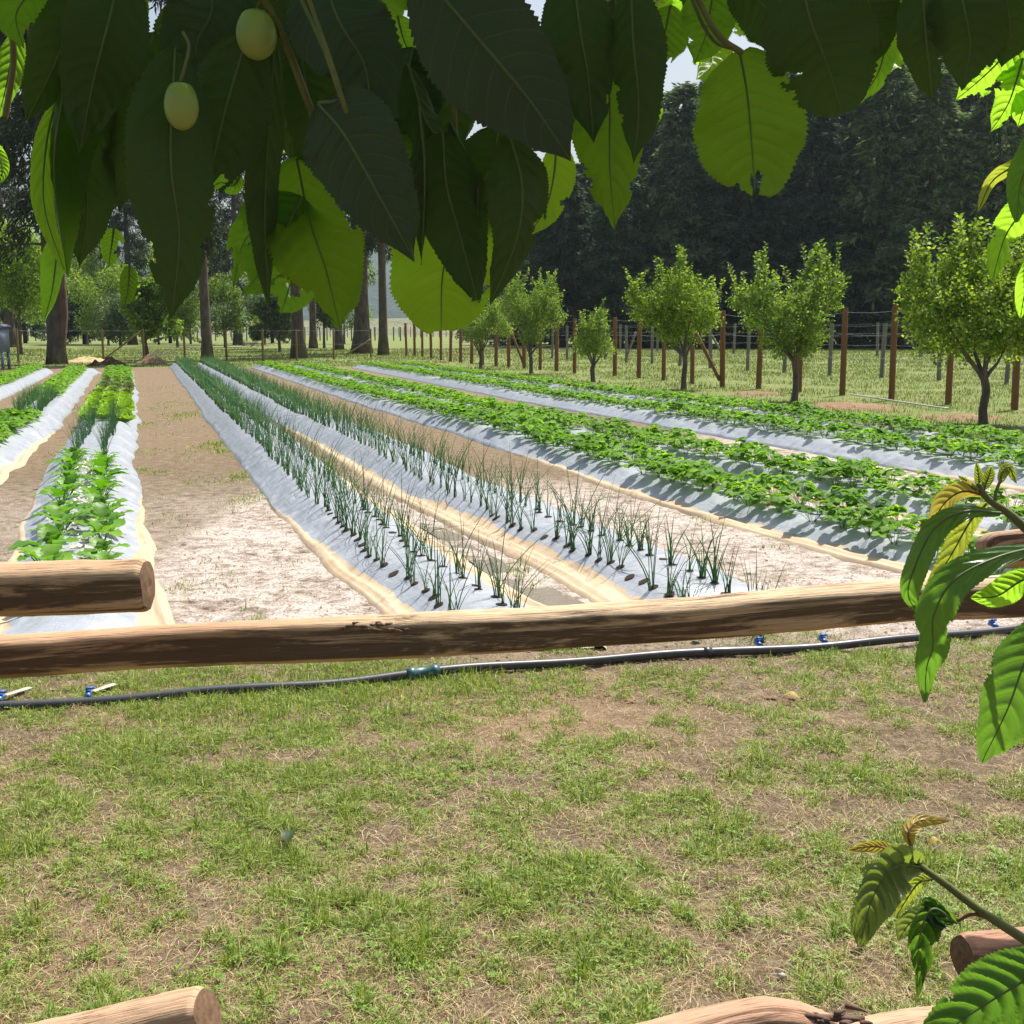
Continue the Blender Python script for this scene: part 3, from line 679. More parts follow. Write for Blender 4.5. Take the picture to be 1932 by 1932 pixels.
def lawn_pts(n, y0, y1, spread=1.15, pw=1.5):
    y = y0+(y1-y0)*R.random(n)**pw; hw = (y*.4474+.35)*spread
    x = (R.random(n)*2-1)*hw; return x, y
def hose_y(x): return np.interp(x, [-3, -2.11, -.49, .85, 2.69, 4], [4.25, 4.52, 4.97, 5.31, 5.84, 6.1])
def den(x, y):
    a = fbm(x*1.1+5, y*1.1, 200, 3); c = fbm(x*4.5, y*4.5, 210, 3); d = fbm(x*13, y*13, 220, 2)
    g = .38*a+.38*c+.24*d
    g = g - .09*np.exp(-((y-4.5-.14*x)/.30)**2)*sstep(-1.0, .2, x)*.7 + .02*(1-sstep(-1.4, -.4, x))+.034 + .03*np.exp(-((y-3.0)/.5)**2)
    edge = sstep(hose_y(x)-.25, hose_y(x)+.15, y)
    return g-.10*edge*sstep(-.8, .2, x)-.035*edge
x, y = lawn_pts(820000, 1.9, 5.75); g = den(x, y)
tuft = fbm(x*17, y*17, 230, 3)
k = (R.random(len(x)) < sstep(.42, .54, g)*(.22+1.1*sstep(.40, .58, tuft)))&(R.random(len(x)) < .8)
x, y, g, tuft = x[k], y[k], g[k], tuft[k]; print('green blades', len(x))
hh = R.uniform(.010, .034, len(x))*(.8+.9*sstep(.52, .66, g)+.9*sstep(.5, .68, tuft)); tall = R.random(len(x)) < .012; hh[tall] *= 1.8
blades('lawn_grass', np.stack([x, y, gz(x, y)-.002], 1), hh, R.uniform(.0018, .0040, len(x)), np.abs(R.normal(.9, .8, len(x))), M['grass'], 'short patchy green grass of the lawn in the foreground')
x, y = lawn_pts(300000, 1.9, 5.8); g = den(x, y)
k = (R.random(len(x)) < .42+.5*sstep(.38, .47, g)*(1-sstep(.56, .64, g)))
k &= ~((y > hose_y(x)+.1) & (R.random(len(x)) < .5)); x, y = x[k], y[k]; print('dry', len(x))
blades('dry_grass', np.stack([x, y, gz(x, y)+.001], 1), R.uniform(.010, .035, len(x)), R.uniform(.0009, .0021, len(x)), np.abs(R.normal(1.4, .8, len(x))), M['straw'], 'dry straw-coloured thatch between the green tufts', 'dry grass')
# weeds along the hose (left part) and on the paths
wp = []
def weedpatch(cx, cy, rx, ry, n, h):
    a = R.normal(0, 1, (n, 2)); 
    for q in a: wp.append((cx+q[0]*rx, cy+q[1]*ry, h))
for (u, v, ru, n, h) in ((700, 1300, .22, 1500, .075), (880, 1288, .16, 900, .08), (560, 1312, .20, 1200, .07), (420, 1326, .2, 1100, .07), (300, 1330, .15, 700, .045), (1260, 1262, .1, 200, .035), (1010, 1290, .2, 300, .035), (1300, 1200, .25, 260, .04), (1420, 1203, .15, 260, .045), (1540, 1195, .12, 250, .045), (100, 1285, .3, 500, .045), (260, 1290, .25, 500, .04), (690, 1262, .3, 500, .04),
                        (460, 945, .16, 90, .05), (447, 900, .14, 90, .06), (405, 838, .16, 170, .08), (420, 850, .1, 120, .08), (455, 895, .14, 150, .07), (480, 935, .14, 100, .05), (345, 785, .3, 260, .05), (370, 780, .4, 200, .05), (272, 885, .08, 60, .06), (300, 890, .08, 80, .05), (272, 850, .08, 50, .05), (360, 908, .12, 90, .04), (275, 800, .15, 90, .05),
                        (425, 1096, .1, 110, .03), (355, 1110, .06, 60, .03), (335, 1105, .05, 50, .03), (545, 1107, .08, 50, .025), (485, 1165, .03, 30, .06), (460, 1150, .02, 12, .09), (560, 1060, .05, 40, .03), (1330, 975, .12, 120, .04), (985, 1075, .08, 60, .08), (1010, 1100, .06, 40, .06), (1290, 870, .2, 120, .05), (1750, 930, .3, 260, .07), (1850, 950, .4, 240, .06), (1900, 1000, .3, 200, .05), (1690, 925, .2, 120, .06),
                        (245, 745, .1, 60, .06), (160, 770, .3, 160, .05), (100, 860, .2, 80, .04)):
    c = P(u, v); weedpatch(c[0], c[1], ru*.7, ru*(1.0 if v > 1150 else 1.8), n, h)
rw = random.Random(44)
for j in range(150):
    y_ = 6.5+26*rw.random()**1.2; a_ = float(np.interp(y_, *zip(*BEDS['2']['L'])))+1.1; b2_ = float(np.interp(y_, *zip(*BEDS['3']['L'])))
    if j % 3 == 0: a_ = float(np.interp(y_, *zip(*BEDS['4']['L'])))+1.2; b2_ = float(np.interp(y_, *zip(*BEDS['5']['L'])))
    weedpatch(a_+(b2_-a_)*rw.random(), y_, .03+.004*y_, .04+.012*y_, rw.randint(6, 30+int(y_)), rw.uniform(.015, .045))
wp = np.array(wp); hh = wp[:, 2]*R.uniform(.4, 1.2, len(wp))
sc = np.clip(wp[:, 1]/6, 1, 3)
blades('path_weeds', np.stack([wp[:, 0], wp[:, 1], gz(wp[:, 0], wp[:, 1])-.003], 1), hh, R.uniform(.0025, .005, len(wp))*sc, np.abs(R.normal(.6, .5, len(wp))), M['grass'], 'bright green weeds on the paths and around the hose', 'weeds')
# clover and small broad leaves in the lawn
mb = MB(); cv = []
cl_c = [(980, 1465, .25, .07, 260), (1850, 1700, .2, .1, 300), (1890, 1640, .1, .1, 120), (1150, 1660, .25, .12, 300), (480, 1800, .2, .08, 260), (1060, 1440, .12, .05, 90), (1450, 1780, .2, .1, 140), (700, 1860, .15, .06, 150), (200, 1750, .15, .08, 120), (820, 1500, .1, .08, 80), (1700, 1560, .15, .08, 80)]
for (u, v, rx, ry, n) in cl_c:
    c = P(u, v)
    for j in range(n//2): cv.append((c[0]+R.normal(0, rx), c[1]+R.normal(0, ry*1.5)))
xs_, ys_ = lawn_pts(9000, 1.9, 5.4); gk = den(xs_, ys_) > .5; cv += list(zip(xs_[gk], ys_[gk]))
for (x, y) in cv:
    a0 = rnd.uniform(0, 6); r = rnd.uniform(.003, .0068); z = float(gz(x, y))+rnd.uniform(.006, .03)
    for q in range(3):
        a = a0+q*2.1; cx, cy = x+cos(a)*r, y+sin(a)*r; b1, b2 = a+1.57, a-1.57
        mb.add([(x, y, z), (cx+cos(b1)*r*.7, cy+sin(b1)*r*.7, z+.003), (cx+cos(a)*r, cy+sin(a)*r, z-.001), (cx+cos(b2)*r*.7, cy+sin(b2)*r*.7, z+.003)], [[0, 1, 2, 3]])
tag(obj('clover', mb.mesh('clover', M['clover'])), 'small clover and broad-leaved weeds among the lawn grass', 'clover', kind='stuff')
# fallen twigs/straw stalks
mb = MB()
for j in range(150):
    x, y = lawn_pts(1, 2.0, 5.5); x = float(x[0]); y = float(y[0]); a = rnd.uniform(0, 6.28); L = rnd.uniform(.04, .13); z = float(gz(x, y))+.012
    p0 = np.array([x, y, z]); p1 = p0+np.array([cos(a)*L, sin(a)*L, rnd.uniform(-.005, .02)]); pm = (p0+p1)/2+np.array([-sin(a)*L*.1, cos(a)*L*.1, .008])
    mb.tube(crom([p0, pm, p1], 5), rnd.uniform(.0006, .0013), 4, caps=False)
tag(obj('dry_stalks', mb.mesh('dry_stalks', M['straw'])), 'thin pale dry stalks lying across the lawn', 'stalks', kind='stuff')
# small clods and crumbs on the bare paths
mb = MB(); ico = np.array([[0, 0, 1], [.9, 0, .4], [.28, .85, .4], [-.72, .53, .4], [-.72, -.53, .4], [.28, -.85, .4]])
for j in range(3800):
    y = 4.7+8*rnd.random()**1.6; x = rnd.uniform(-.42*y, .42*y)
    if y > 5.6:
        ok = (np.interp(y, *zip(*BEDS['2']['L']))+1.05 < x < np.interp(y, *zip(*BEDS['3']['L']))) or (np.interp(y, *zip(*BEDS['4']['L']))+1.15 < x < np.interp(y, *zip(*BEDS['5']['L'])))
        if not ok: continue
    r = rnd.uniform(.003, .011)*(1.8 if rnd.random() < .04 else 1); v = ico*np.array([[rnd.uniform(.7, 1.4) for _ in range(3)]])*r
    mb.add(v+np.array([x, y, float(gz(x, y))]), None, [[0, 1, 2], [0, 2, 3], [0, 3, 4], [0, 4, 5], [0, 5, 1]])
tag(obj('soil_crumbs', mb.mesh('soil_crumbs', M['mound'])), 'small crumbs and clods of soil on the bare paths', 'soil crumbs', kind='stuff')
# meadow beyond the beds
n = 230000; y = 11+85*R.random(n)**1.5; x = (R.random(n)*2-1)*(y*.46+1)
rx = np.interp(y, *zip(*BEDS['8']['L']))+1.25; lx = np.interp(y, [0, 8, 19, 26, 44, 60], [-7, -8, -11.2, -13.4, -19.3, -24])
k = ((x > rx) | (y > 49) | (x < lx)) & (fbm(x*.8, y*.8, 300, 3)+R.normal(0, .08, n) > .42); x, y = x[k], y[k]; sc = y/20
nearw = np.exp(-((x-np.interp(y, *zip(*BEDS['8']['L']))-2.4)/1.0)**2)
blades('meadow_grass', np.stack([x, y, 0*x-.01], 1), R.uniform(.04, .11, len(x))*(.8+.2*sc)*(1+.9*nearw*R.random(len(x))), R.uniform(.006, .012, len(x))*sc, np.abs(R.normal(.4, .3, len(x))), M['meadow'], 'green meadow grass beyond the beds and under the trees')

# ================================================================ PUDDLE
pl = [(800, 985), (860, 1003), (905, 1035), (960, 1062), (1010, 1090), (1085, 1128), (1090, 1150), (1020, 1143), (960, 1110), (900, 1068), (850, 1035), (800, 1000)]
ring = crom([P(u, v)[:2] for u, v in pl]+[P(*pl[0])[:2]], 90)
cpt = ring.mean(0); cl_ = [(*q, .012) for q in ring]+[(*cpt, .012)]
def water():
    m, n = newmat('puddle_water'); tc = N(n, 'ShaderNodeTexCoord').outputs['Object']; v = noise(n, 25, 3, .5, tc)
    return finish(m, n, (.16, .13, .09), .04, bump(n, v.outputs[0], .6, .02), .8)
V = np.array(cl_); 
strip = []
# triangulate as strip between the two long sides
a = crom([(*P(u, v)[:2], -.010) for u, v in ((795, 983), (860, 1003), (905, 1035), (960, 1062), (1010, 1090), (1095, 1132), (1130, 1160))], 40)
b_ = crom([(*P(u, v)[:2], -.010) for u, v in ((793, 992), (850, 1030), (900, 1066), (960, 1108), (1020, 1140), (1050, 1160), (1100, 1180))], 40)
wv = (fbm(np.arange(40)*.35, np.zeros(40), 5, 3)-.5)*.10; b_[:, 0] += wv*.7; a[:, 0] -= wv*.6
G = np.stack([a*(1-s)+b_*s for s in np.linspace(0, 1, 6)], 1).reshape(-1, 3)
tag(obj('puddle', mesh('puddle', G, grid_faces(40, 6), water(), True)), kind='structure')
# fix normals up

# ================================================================ IRRIGATION HOSE
hp = [P(-60, 1346), P(0, 1341), P(230, 1325), P(400, 1312), P(600, 1297), P(760, 1281), P(930, 1264), P(1130, 1250), P(1300, 1240), P(1500, 1228), P(1640, 1218), P(1800, 1203), P(1932, 1188), P(2060, 1172)]
cl = crom([(p[0], p[1], .012) for p in hp], 160); cl[:, 2] += .006*np.sin(np.arange(160)*.21)+.004
hose = empty('irrigation_pipe', cl[80], 'black irrigation pipe lying on the ground behind the rail fence', 'pipe')
h0 = np.array(hose.location)
obj('pipe', MB().tube(cl-h0, .0215, 14).mesh('pipe', M['hose'], True), hose)
for u, v in ((2, 1335), (172, 1320), (1443, 1218), (1560, 1211), (1880, 1183)):
    i = int(np.argmin(abs(966+F*cl[:, 0]/(cl[:, 1]*cos(PITCH)+CH*sin(PITCH))-u))); p = cl[i]-h0
    vv = obj('valve', MB().tube([p+[0, .01, .02], p+[-.01, .045, .022], p+[-.015, .075, .02]], [.011, .012, .010], 10).box(p+[-.012, .05, .036], (.018, .030, .014), .3).mesh('valve', M['blue'], True), hose)
    obj('valve_handle', MB().box(p+[-.004, .048, .046], (.036, .011, .010), .5).mesh('valve_handle', M['blue']), vv)
    if u < 300:
        q = p+np.array([-.01, .085, .02]); mb = MB(); e = q+np.array([.035, .16, -.018])
        t = np.linspace(0, 1, 6)[:, None]; c_ = q*(1-t)+e*t; s = np.array([1, -.2, 0])*.014*(1+.4*t)
        mb.add(np.stack([c_-s, c_+[0, 0, .005], c_+s], 1).reshape(-1, 3), grid_faces(6, 3)); obj('drip_tape', mb.mesh('drip_tape', M['tape'], True), hose)
i = int(np.argmin(abs(966+F*cl[:, 0]/(cl[:, 1]*cos(PITCH)+CH*sin(PITCH))-800))); p = cl[i]-h0
def ax(i): d = cl[i+1]-cl[i-1]; return d/np.linalg.norm(d)
d = ax(i)
obj('coupling', MB().tube([p-d*.075, p-d*.045, p-d*.04, p+d*.04, p+d*.045, p+d*.075], [.027, .032, .026, .026, .032, .027], 14).mesh('coupling', M['teal'], True), hose)
for u in (1335,):
    i = int(np.argmin(abs(966+F*cl[:, 0]/(cl[:, 1]*cos(PITCH)+CH*sin(PITCH))-u))); p = cl[i]-h0; d = ax(i)
    obj('coupling', MB().tube([p-d*.02, p+d*.02], [.025, .025], 14).mesh('coupling', M['hose'], True), hose)

# ================================================================ RAIL FENCE (near)
def log(pts, rad, seed, n=150, k=28, knot=None, facet=.05, chamfer=0):
    cl = crom(pts, n); T, Nn, B = frames(cl); th = np.linspace(0, 2*pi, k, endpoint=False)
    L = np.concatenate([[0], np.cumsum(np.linalg.norm(np.diff(cl, axis=0), axis=1))]); r = np.broadcast_to(np.interp(np.linspace(0, 1, n), np.linspace(0, 1, len(np.atleast_1d(rad))), np.atleast_1d(rad)), (n,))
    rr = r[:, None]*(1+facet*(fbm(L[:, None]*2.2+np.cos(th)[None]*1.2, np.sin(th)[None]*1.2+seed, seed, 3)-.5)*3)
    rr = rr*(1+.035*(fbm(L[:, None]*9+th[None]*0, (th[None]/pi*9)+L[:, None]*0, seed+3, 2)-.5)*2)
    # hewn flats
    for q, (fa, fr) in enumerate(((.12, .66), (1.15, .80), (2.2, .9), (-1.35, .95), (-2.3, .93))):
        fl = fr+.035*np.sin(L*2.3+q+seed)+.02*np.sin(L*7.1+q*2+seed); c_ = np.cos(th[None]-fa-.10*np.sin(L[:, None]*1.7+q+seed)-.05*np.sin(L[:, None]*6.3+seed))
        lim = r[:, None]*1.06*fl[:, None]/np.maximum(c_, .3); rr = np.where(c_ > .3, np.minimum(rr, lim), rr)
    rr = rr*(1+.03*(fbm(L[:, None]*26, th[None]*2.2+seed+L[:, None]*0, seed+6, 4)-.5)*2)
    if knot:
        for (kl, kth, ka, kw) in knot:
            dth = (th[None]-kth+pi) % (2*pi)-pi
            rr = rr*(1+ka*np.exp(-((L[:, None]-kl)/kw)**2-(dth/.55)**2)*(1+.5*(fbm(L[:, None]*60, th[None]*6, seed, 3)-.5)*4))
    e = np.minimum(L, L[-1]-L); rr = rr*(1-.10*np.exp(-(e[:, None]/.006)**2))
    if chamfer: 
        e2 = (L[-1]-L) if chamfer > 0 else L
        cc = np.cos(th[None]-abs(chamfer)); rr = np.where(cc > 0, np.minimum(rr, (r[:, None]*(.25+e2[:, None]/r[:, None]*.9))/np.maximum(cc, .2)), rr)
    V = cl[:, None]+rr[..., None]*(np.cos(th)[None, :, None]*Nn[:, None]+np.sin(th)[None, :, None]*B[:, None])
    r0 = float(r.mean()); uv = np.stack([L[:, None]+0*th[None]+seed*3.1, (np.abs(((th/pi+.5) % 2)-1))[None]*r0*3+0*L[:, None]], -1).reshape(-1, 2)
    return V, grid_faces(n, k, True), uv, cl, n, k
def rail(name, pts, rad, seed, mat, root, **kw):
    V, Fq, uv, cl, n, k = log(pts, rad, seed, **kw); V = V.reshape(-1, 3)-np.array(root.location)
    o = obj(name, mesh(name, V, Fq, mat, True, uv=uv), root)
    for s in (0, n-1):
        ring = V[s*k:(s+1)*k]; c_ = ring.mean(0); T = (cl[1]-cl[0]) if s == 0 else (cl[-2]-cl[-1]); T = T/np.linalg.norm(T)
        rings = [ring]; 
        for q, f in enumerate((.8, .5, .2)): rings.append(c_+(ring-c_)*f-T*(.001+.0015*((q*7) % 3))*1)
        W = np.vstack(rings+[c_[None]]); f4 = grid_faces(4, k, True); j = np.arange(k)
        f3 = np.stack([3*k+j, 3*k+(j+1) % k, np.full(k, 4*k)], 1)
        obj('end_face', mesh('end_face', W, [f4, f3], M['endgrain'], False), o)
    return o
rf = empty('wooden_rail_fence', (-1.15, 2.3, 0), 'rustic fence of rough peeled log rails crossing the foreground', 'fence')
def Dr(u, v, d): return D(u, v, d)
rail('rail', [Dr(-520, 1268, 2.32), Dr(0, 1241, 2.33), Dr(330, 1220, 2.33), Dr(644, 1207, 2.34), Dr(980, 1190, 2.34), Dr(1288, 1170, 2.35), Dr(1688, 1136, 2.36), Dr(1932, 1128, 2.37), Dr(2500, 1100, 2.4)], [.045, .046, .047, .048, .050], 3, M['rail'], rf, n=420, k=40, knot=[(1.34, 0, 0, .02)], facet=.045)
rail('rail', [Dr(-560, 1120, 2.08), Dr(0, 1114, 2.08), Dr(278, 1106, 2.08)], [.050, .052], 8, M['rail'], rf, n=200, k=32)
rail('rail', [Dr(-420, 2110, 2.02), Dr(0, 2010, 1.98), Dr(392, 1922, 1.92)], [.058, .055], 5, M['rail_red'], rf, n=200, k=32)
rail('rail', [Dr(560, 2150, 1.75), Dr(900, 2062, 1.80), Dr(1200, 1992, 1.86), Dr(1380, 1948, 1.9), Dr(1480, 1940, 1.92), Dr(1600, 1972, 1.95), Dr(1750, 1952, 2.0), Dr(2300, 1890, 2.15)], [.046, .046, .050, .053, .044, .044, .044], 12, M['rail_red'], rf, n=300, k=36, facet=.09)
rail('rail', [Dr(1815, 1806, 2.25), Dr(1932, 1795, 2.28), Dr(2400, 1740, 2.35)], [.045, .046], 14, M['rail_red'], rf, n=120, k=28)
rail('rail', [Dr(1872, 1040, 2.55), Dr(1932, 1034, 2.56), Dr(2450, 1000, 2.65)], [.038, .045, .046], 17, M['rail_red'], rf, n=120, k=28, facet=.12)
rl = np.array(rf.location)
for (u, dd, h) in ((-330, 2.2, 1.25), (2230, 2.47, 1.25)):
    q = Dr(u, 1500, dd); q[2] = 0
    rail('post', [q-[0, 0, .1], q+[0, 0, .6], q+[.01, .0, h]], [.07, .06], 21+int(h*10)+(u > 0), M['rail_red'], rf, n=80, k=24)
# split knot on the top of the main rail
kn = Dr(705, 1172, 2.33); mb = MB()
for j in range(60):
    a = kn+np.array([R.normal(0, .030), R.normal(-.016, .010), R.normal(-.007, .004)]); b2 = a+np.array([R.normal(.018, .012), R.normal(0, .004), R.uniform(-.003, .002)])
    mb.tube(crom([a, (a+b2)/2+[0, 0, .002], b2], 4)-rl, [.0045, .004, .003, .001], 5)
obj('knot', mb.mesh('knot', M['bark_red'], True), rf)

kn = Dr(1515, 1898, 1.92); mb = MB()
for j in range(70):
    a = kn+np.array([R.normal(0, .035), R.normal(-.014, .012), R.normal(-.014, .006)]); b2 = a+np.array([R.normal(.012, .016), R.normal(0, .006), R.uniform(-.010, .004)])
    mb.tube(crom([a, (a+b2)/2+[0, 0, .002], b2], 4)-rl, [.005, .005, .0035, .001], 5)
mb.tube([kn-rl+[-.1, -.012, -.012], kn-rl+[0, -.014, -.014], kn-rl+[.1, -.012, -.014]], [.004, .008, .004], 6)
obj('knot', mb.mesh('knot', M['bark_red'], True), rf)

# ================================================================ WIRE FENCES
def post_mesh(name, h, r, mat, seed, lean=0):
    cl = np.array([[0, 0, -.1], [0, 0, h*.35], [0, 0, h*.7], [0, 0, h-.03], [0, 0, h]])
    V, q, t, uv = tube(crom(cl, 14), np.r_[np.linspace(r*1.05, r*.95, 13), r*.7], 10, rough=.10, seed=seed)
    return mesh(name, V, [q, t], mat, True, uv=uv)
PB = [post_mesh('post', 1.0, .05, M['post'], i) for i in range(4)]
def wirefence(name, bases, tops, rad, mat, label, strands=(.95, .7, .45), braces=(), rope=.0022, cat='fence', protos=None):
    root = empty(name, bases[0], label, cat); r0 = np.array(root.location)
    pm = [post_mesh('post', 1.0, 1.0, mat, 10+i) for i in range(4)]
    ends = []
    for i, (b, h) in enumerate(zip(bases, tops)):
        o = obj('post', pm[i % 4], root, np.array(b)-r0, rnd.uniform(0, 6)); o.scale = (rad*rnd.uniform(.9, 1.1), rad*rnd.uniform(.9, 1.1), h); o.rotation_euler = (rnd.uniform(-.02, .02), rnd.uniform(-.025, .025), o.rotation_euler[2])
    for s in strands:
        mb = MB(); pts = []
        for i in range(len(bases)-1):
            a = np.array(bases[i])+[0, 0, tops[i]*s]; b = np.array(bases[i+1])+[0, 0, tops[i+1]*s]; t = np.linspace(0, 1, 5)[:-1, None]
            sg = a*(1-t)+b*t; sg[:, 2] -= .03*np.sin(pi*t[:, 0]); pts += list(sg)
        pts.append(np.array(bases[-1])+[0, 0, tops[-1]*s]); mb.tube(np.array(pts)-r0, rope, 4); obj('wire', mb.mesh('wire', M['wire']), root)
    for a, b in braces:
        V = MB().tube(crom([np.array(a)-r0, (np.array(a)+np.array(b))/2-r0, np.array(b)-r0], 6), rad*.7, 8); obj('brace', V.mesh('brace', mat, True), root)
    return root
fu = [(767, 671), (782.6, 672), (797, 674), (814, 677), (832, 679), (850, 682), (869, 684), (890, 686), (911, 688), (936, 691), (960, 692.5), (989, 695), (1019, 697.5), (1050, 700), (1084, 703.7), (1160, 709), (1205, 713), (1252, 717), (1306, 724), (1363, 730), (1431, 733), (1507, 739), (1589, 745), (1682, 754), (1789, 762), (1914, 772), (2060, 784)]
bs = [P(*q) for q in fu]; bs = [(p[0], p[1], 0) for p in bs]
hs = [2.08 if i in (19, 22, 23) else 1.98 for i in range(len(bs))]
def at(u, v, base, hh=0):
    q = RT*(u-966)/F + UP*(966-v)/F + FW
    return CAMP + q*(base[1]/q[1])
    Y = base[1]; dpt = Y*cos(PITCH)+(CH-0)*sin(PITCH); z = CH-(v-623)*dpt/F; return np.array([(u-966)*dpt/F, Y, z])
br = []
for (u0, v0, u1, v1, i) in ((963, 622, 987, 685, 11), (1312, 625, 1358, 718, 19)): br.append((at(u0, v0, bs[i]), at(u1, v1, bs[i])))
wirefence('post_and_wire_fence', bs, hs, .072, M['post'], 'fence of reddish brown round posts and wire along the fruit trees', braces=br)
gu = [(1042, 676), (1070, 678), (1142, 678), (1182, 684), (1230, 686), (1283, 690), (1340, 694), (1410, 699), (1480, 703), (1565, 708), (1663, 712), (1771, 717), (1899, 724), (2040, 730)]
bs2 = [(*P(*q)[:2], 0) for q in gu]
br = [(at(1200, 626, bs2[3]), at(1180, 680, bs2[3])), (at(1312, 632, bs2[5]), at(1350, 692, bs2[5])), (at(1340, 628, bs2[6]), at(1362, 666, bs2[6]))]
wirefence('grey_wire_fence', bs2, [1.78]*len(bs2), .07, M['post_grey'], 'weathered grey post and wire fence in the meadow behind the brown one', (.96, .82, .6, .35), br)
gu = [(1100, 661), (1170, 662), (1240, 663), (1384, 667), (1520, 669), (1655, 672), (1736, 673), (1860, 675), (1990, 677)]
bs3 = [(*P(*q)[:2], 0) for q in gu]
wirefence('distant_grey_fence', bs3, [2.0]*len(bs3), .09, M['post_grey'], 'farthest grey wire fence at the foot of the dark forest', (.96, .6))
gu = [(-60, 684), (35, 684), (115, 683), (196, 682), (272, 682), (349, 683), (428, 681), (496, 681), (560, 680), (630, 678), (700, 675)]
bs4 = [(*P(*q)[:2], 0) for q in gu]
br = [(at(267, 625, bs4[3]), at(198, 676, bs4[3])), (at(700, 640, bs4[9]), at(655, 668, bs4[9]))]
wirefence('olive_post_fence', bs4, [1.62]*len(bs4), .055, M['post_olive'], 'low fence of thin yellowish posts across the far end of the beds', (.95, .5), br)
k_ = 0
for (v, u0, u1, st, nm) in ((643, -20, 770, 15, 'nearest'), (636, -10, 900, 11, 'farthest')):
    bb = []; u = u0
    while u < u1: bb.append((*P(u, v+rnd.uniform(-.6, .6))[:2], 0)); u += st*rnd.uniform(.8, 1.2)
    bb = bb[:95]
    wirefence('vineyard_fence', bb, [2.0 if v > 640 else 2.3]*len(bb), .10, M['post_grey'], 'thin vineyard posts far behind the pine trunks, %s of the two lines' % nm, (.95, .5), rope=.006)
# gate-like low boards of the fence start, left of the brown posts
gb = [at(767, 632, bs[0]), at(797, 634, bs[2])]
# ================================================================ TREES
def leafcloud(C0, rad, n, size, seed, up=.3, squash=1.0, shell=.55):
    """n leaves round blob centres"""
    r = np.random.default_rng(seed); k = r.integers(0, len(C0), n) if np.ndim(rad) == 0 else r.choice(len(C0), n, p=np.array(rad)**2.2/np.sum(np.array(rad)**2.2))
    rr = np.array(rad)[k] if np.ndim(rad) else np.full(n, rad)
    d = r.normal(0, 1, (n, 3)); d /= np.linalg.norm(d, axis=1)[:, None]; q = (shell+(1-shell)*r.random(n)**.6); q = np.where(r.random(n) < .25, r.random(n), q)
    p = np.array(C0)[k]+d*(rr*q)[:, None]*np.array([1, 1, squash])
    return p, d
def leafquads(p, d, L, W, seed, droop=.3, outw=.6):
    r = np.random.default_rng(seed); n = len(p)
    a = d*outw+r.normal(0, .6, (n, 3)); a[:, 2] -= droop; a /= np.linalg.norm(a, axis=1)[:, None]
    h = r.normal(0, 1, (n, 3)); s = np.cross(a, h); s /= np.linalg.norm(s, axis=1)[:, None]
    nn = np.cross(a, s); L = (L*r.uniform(.7, 1.25, n))[:, None]; W = W*(L/np.mean(L))
    V = np.stack([p, p+a*L*.5+s*W*.5+nn*W*.12, p+a*L, p+a*L*.5-s*W*.5+nn*W*.12], 1).reshape(-1, 3)
    return V, np.arange(4*n).reshape(-1, 4)
def grow(base, tips, r0, fork, k=8, seed=0):
    """trunk to the fork, then a tapering limb to every tip"""
    mb = MB(); r = random.Random(seed); b = np.array(base, float); f = np.array(fork, float)
    n = 10; cl = crom([b-[0, 0, .15], b+(f-b)*.3+[r.uniform(-.04, .04), 0, 0], b+(f-b)*.7+[r.uniform(-.05, .05), 0, 0], f], n)
    rr = r0*np.interp(np.linspace(0, 1, n), [0, .12, .3, 1], [1.45, 1.12, .95, .85]); trunk = MB().tube(cl, rr, k+3, rough=.12, seed=seed)
    for t in tips:
        t = np.array(t, float); m = f+(t-f)*.45+np.array([0, 0, -.12*np.linalg.norm((t-f)[:2])])+np.array([r.uniform(-.1, .1), r.uniform(-.1, .1), 0])*np.linalg.norm(t-f)*.5
        mb.tube(crom([f-[0, 0, r0*.6], f+(m-f)*.4+[0, 0, -.02], m, t], 9), r0*np.linspace(.62, .10, 9), k-2, rough=.12, seed=seed+1)
    return trunk, mb
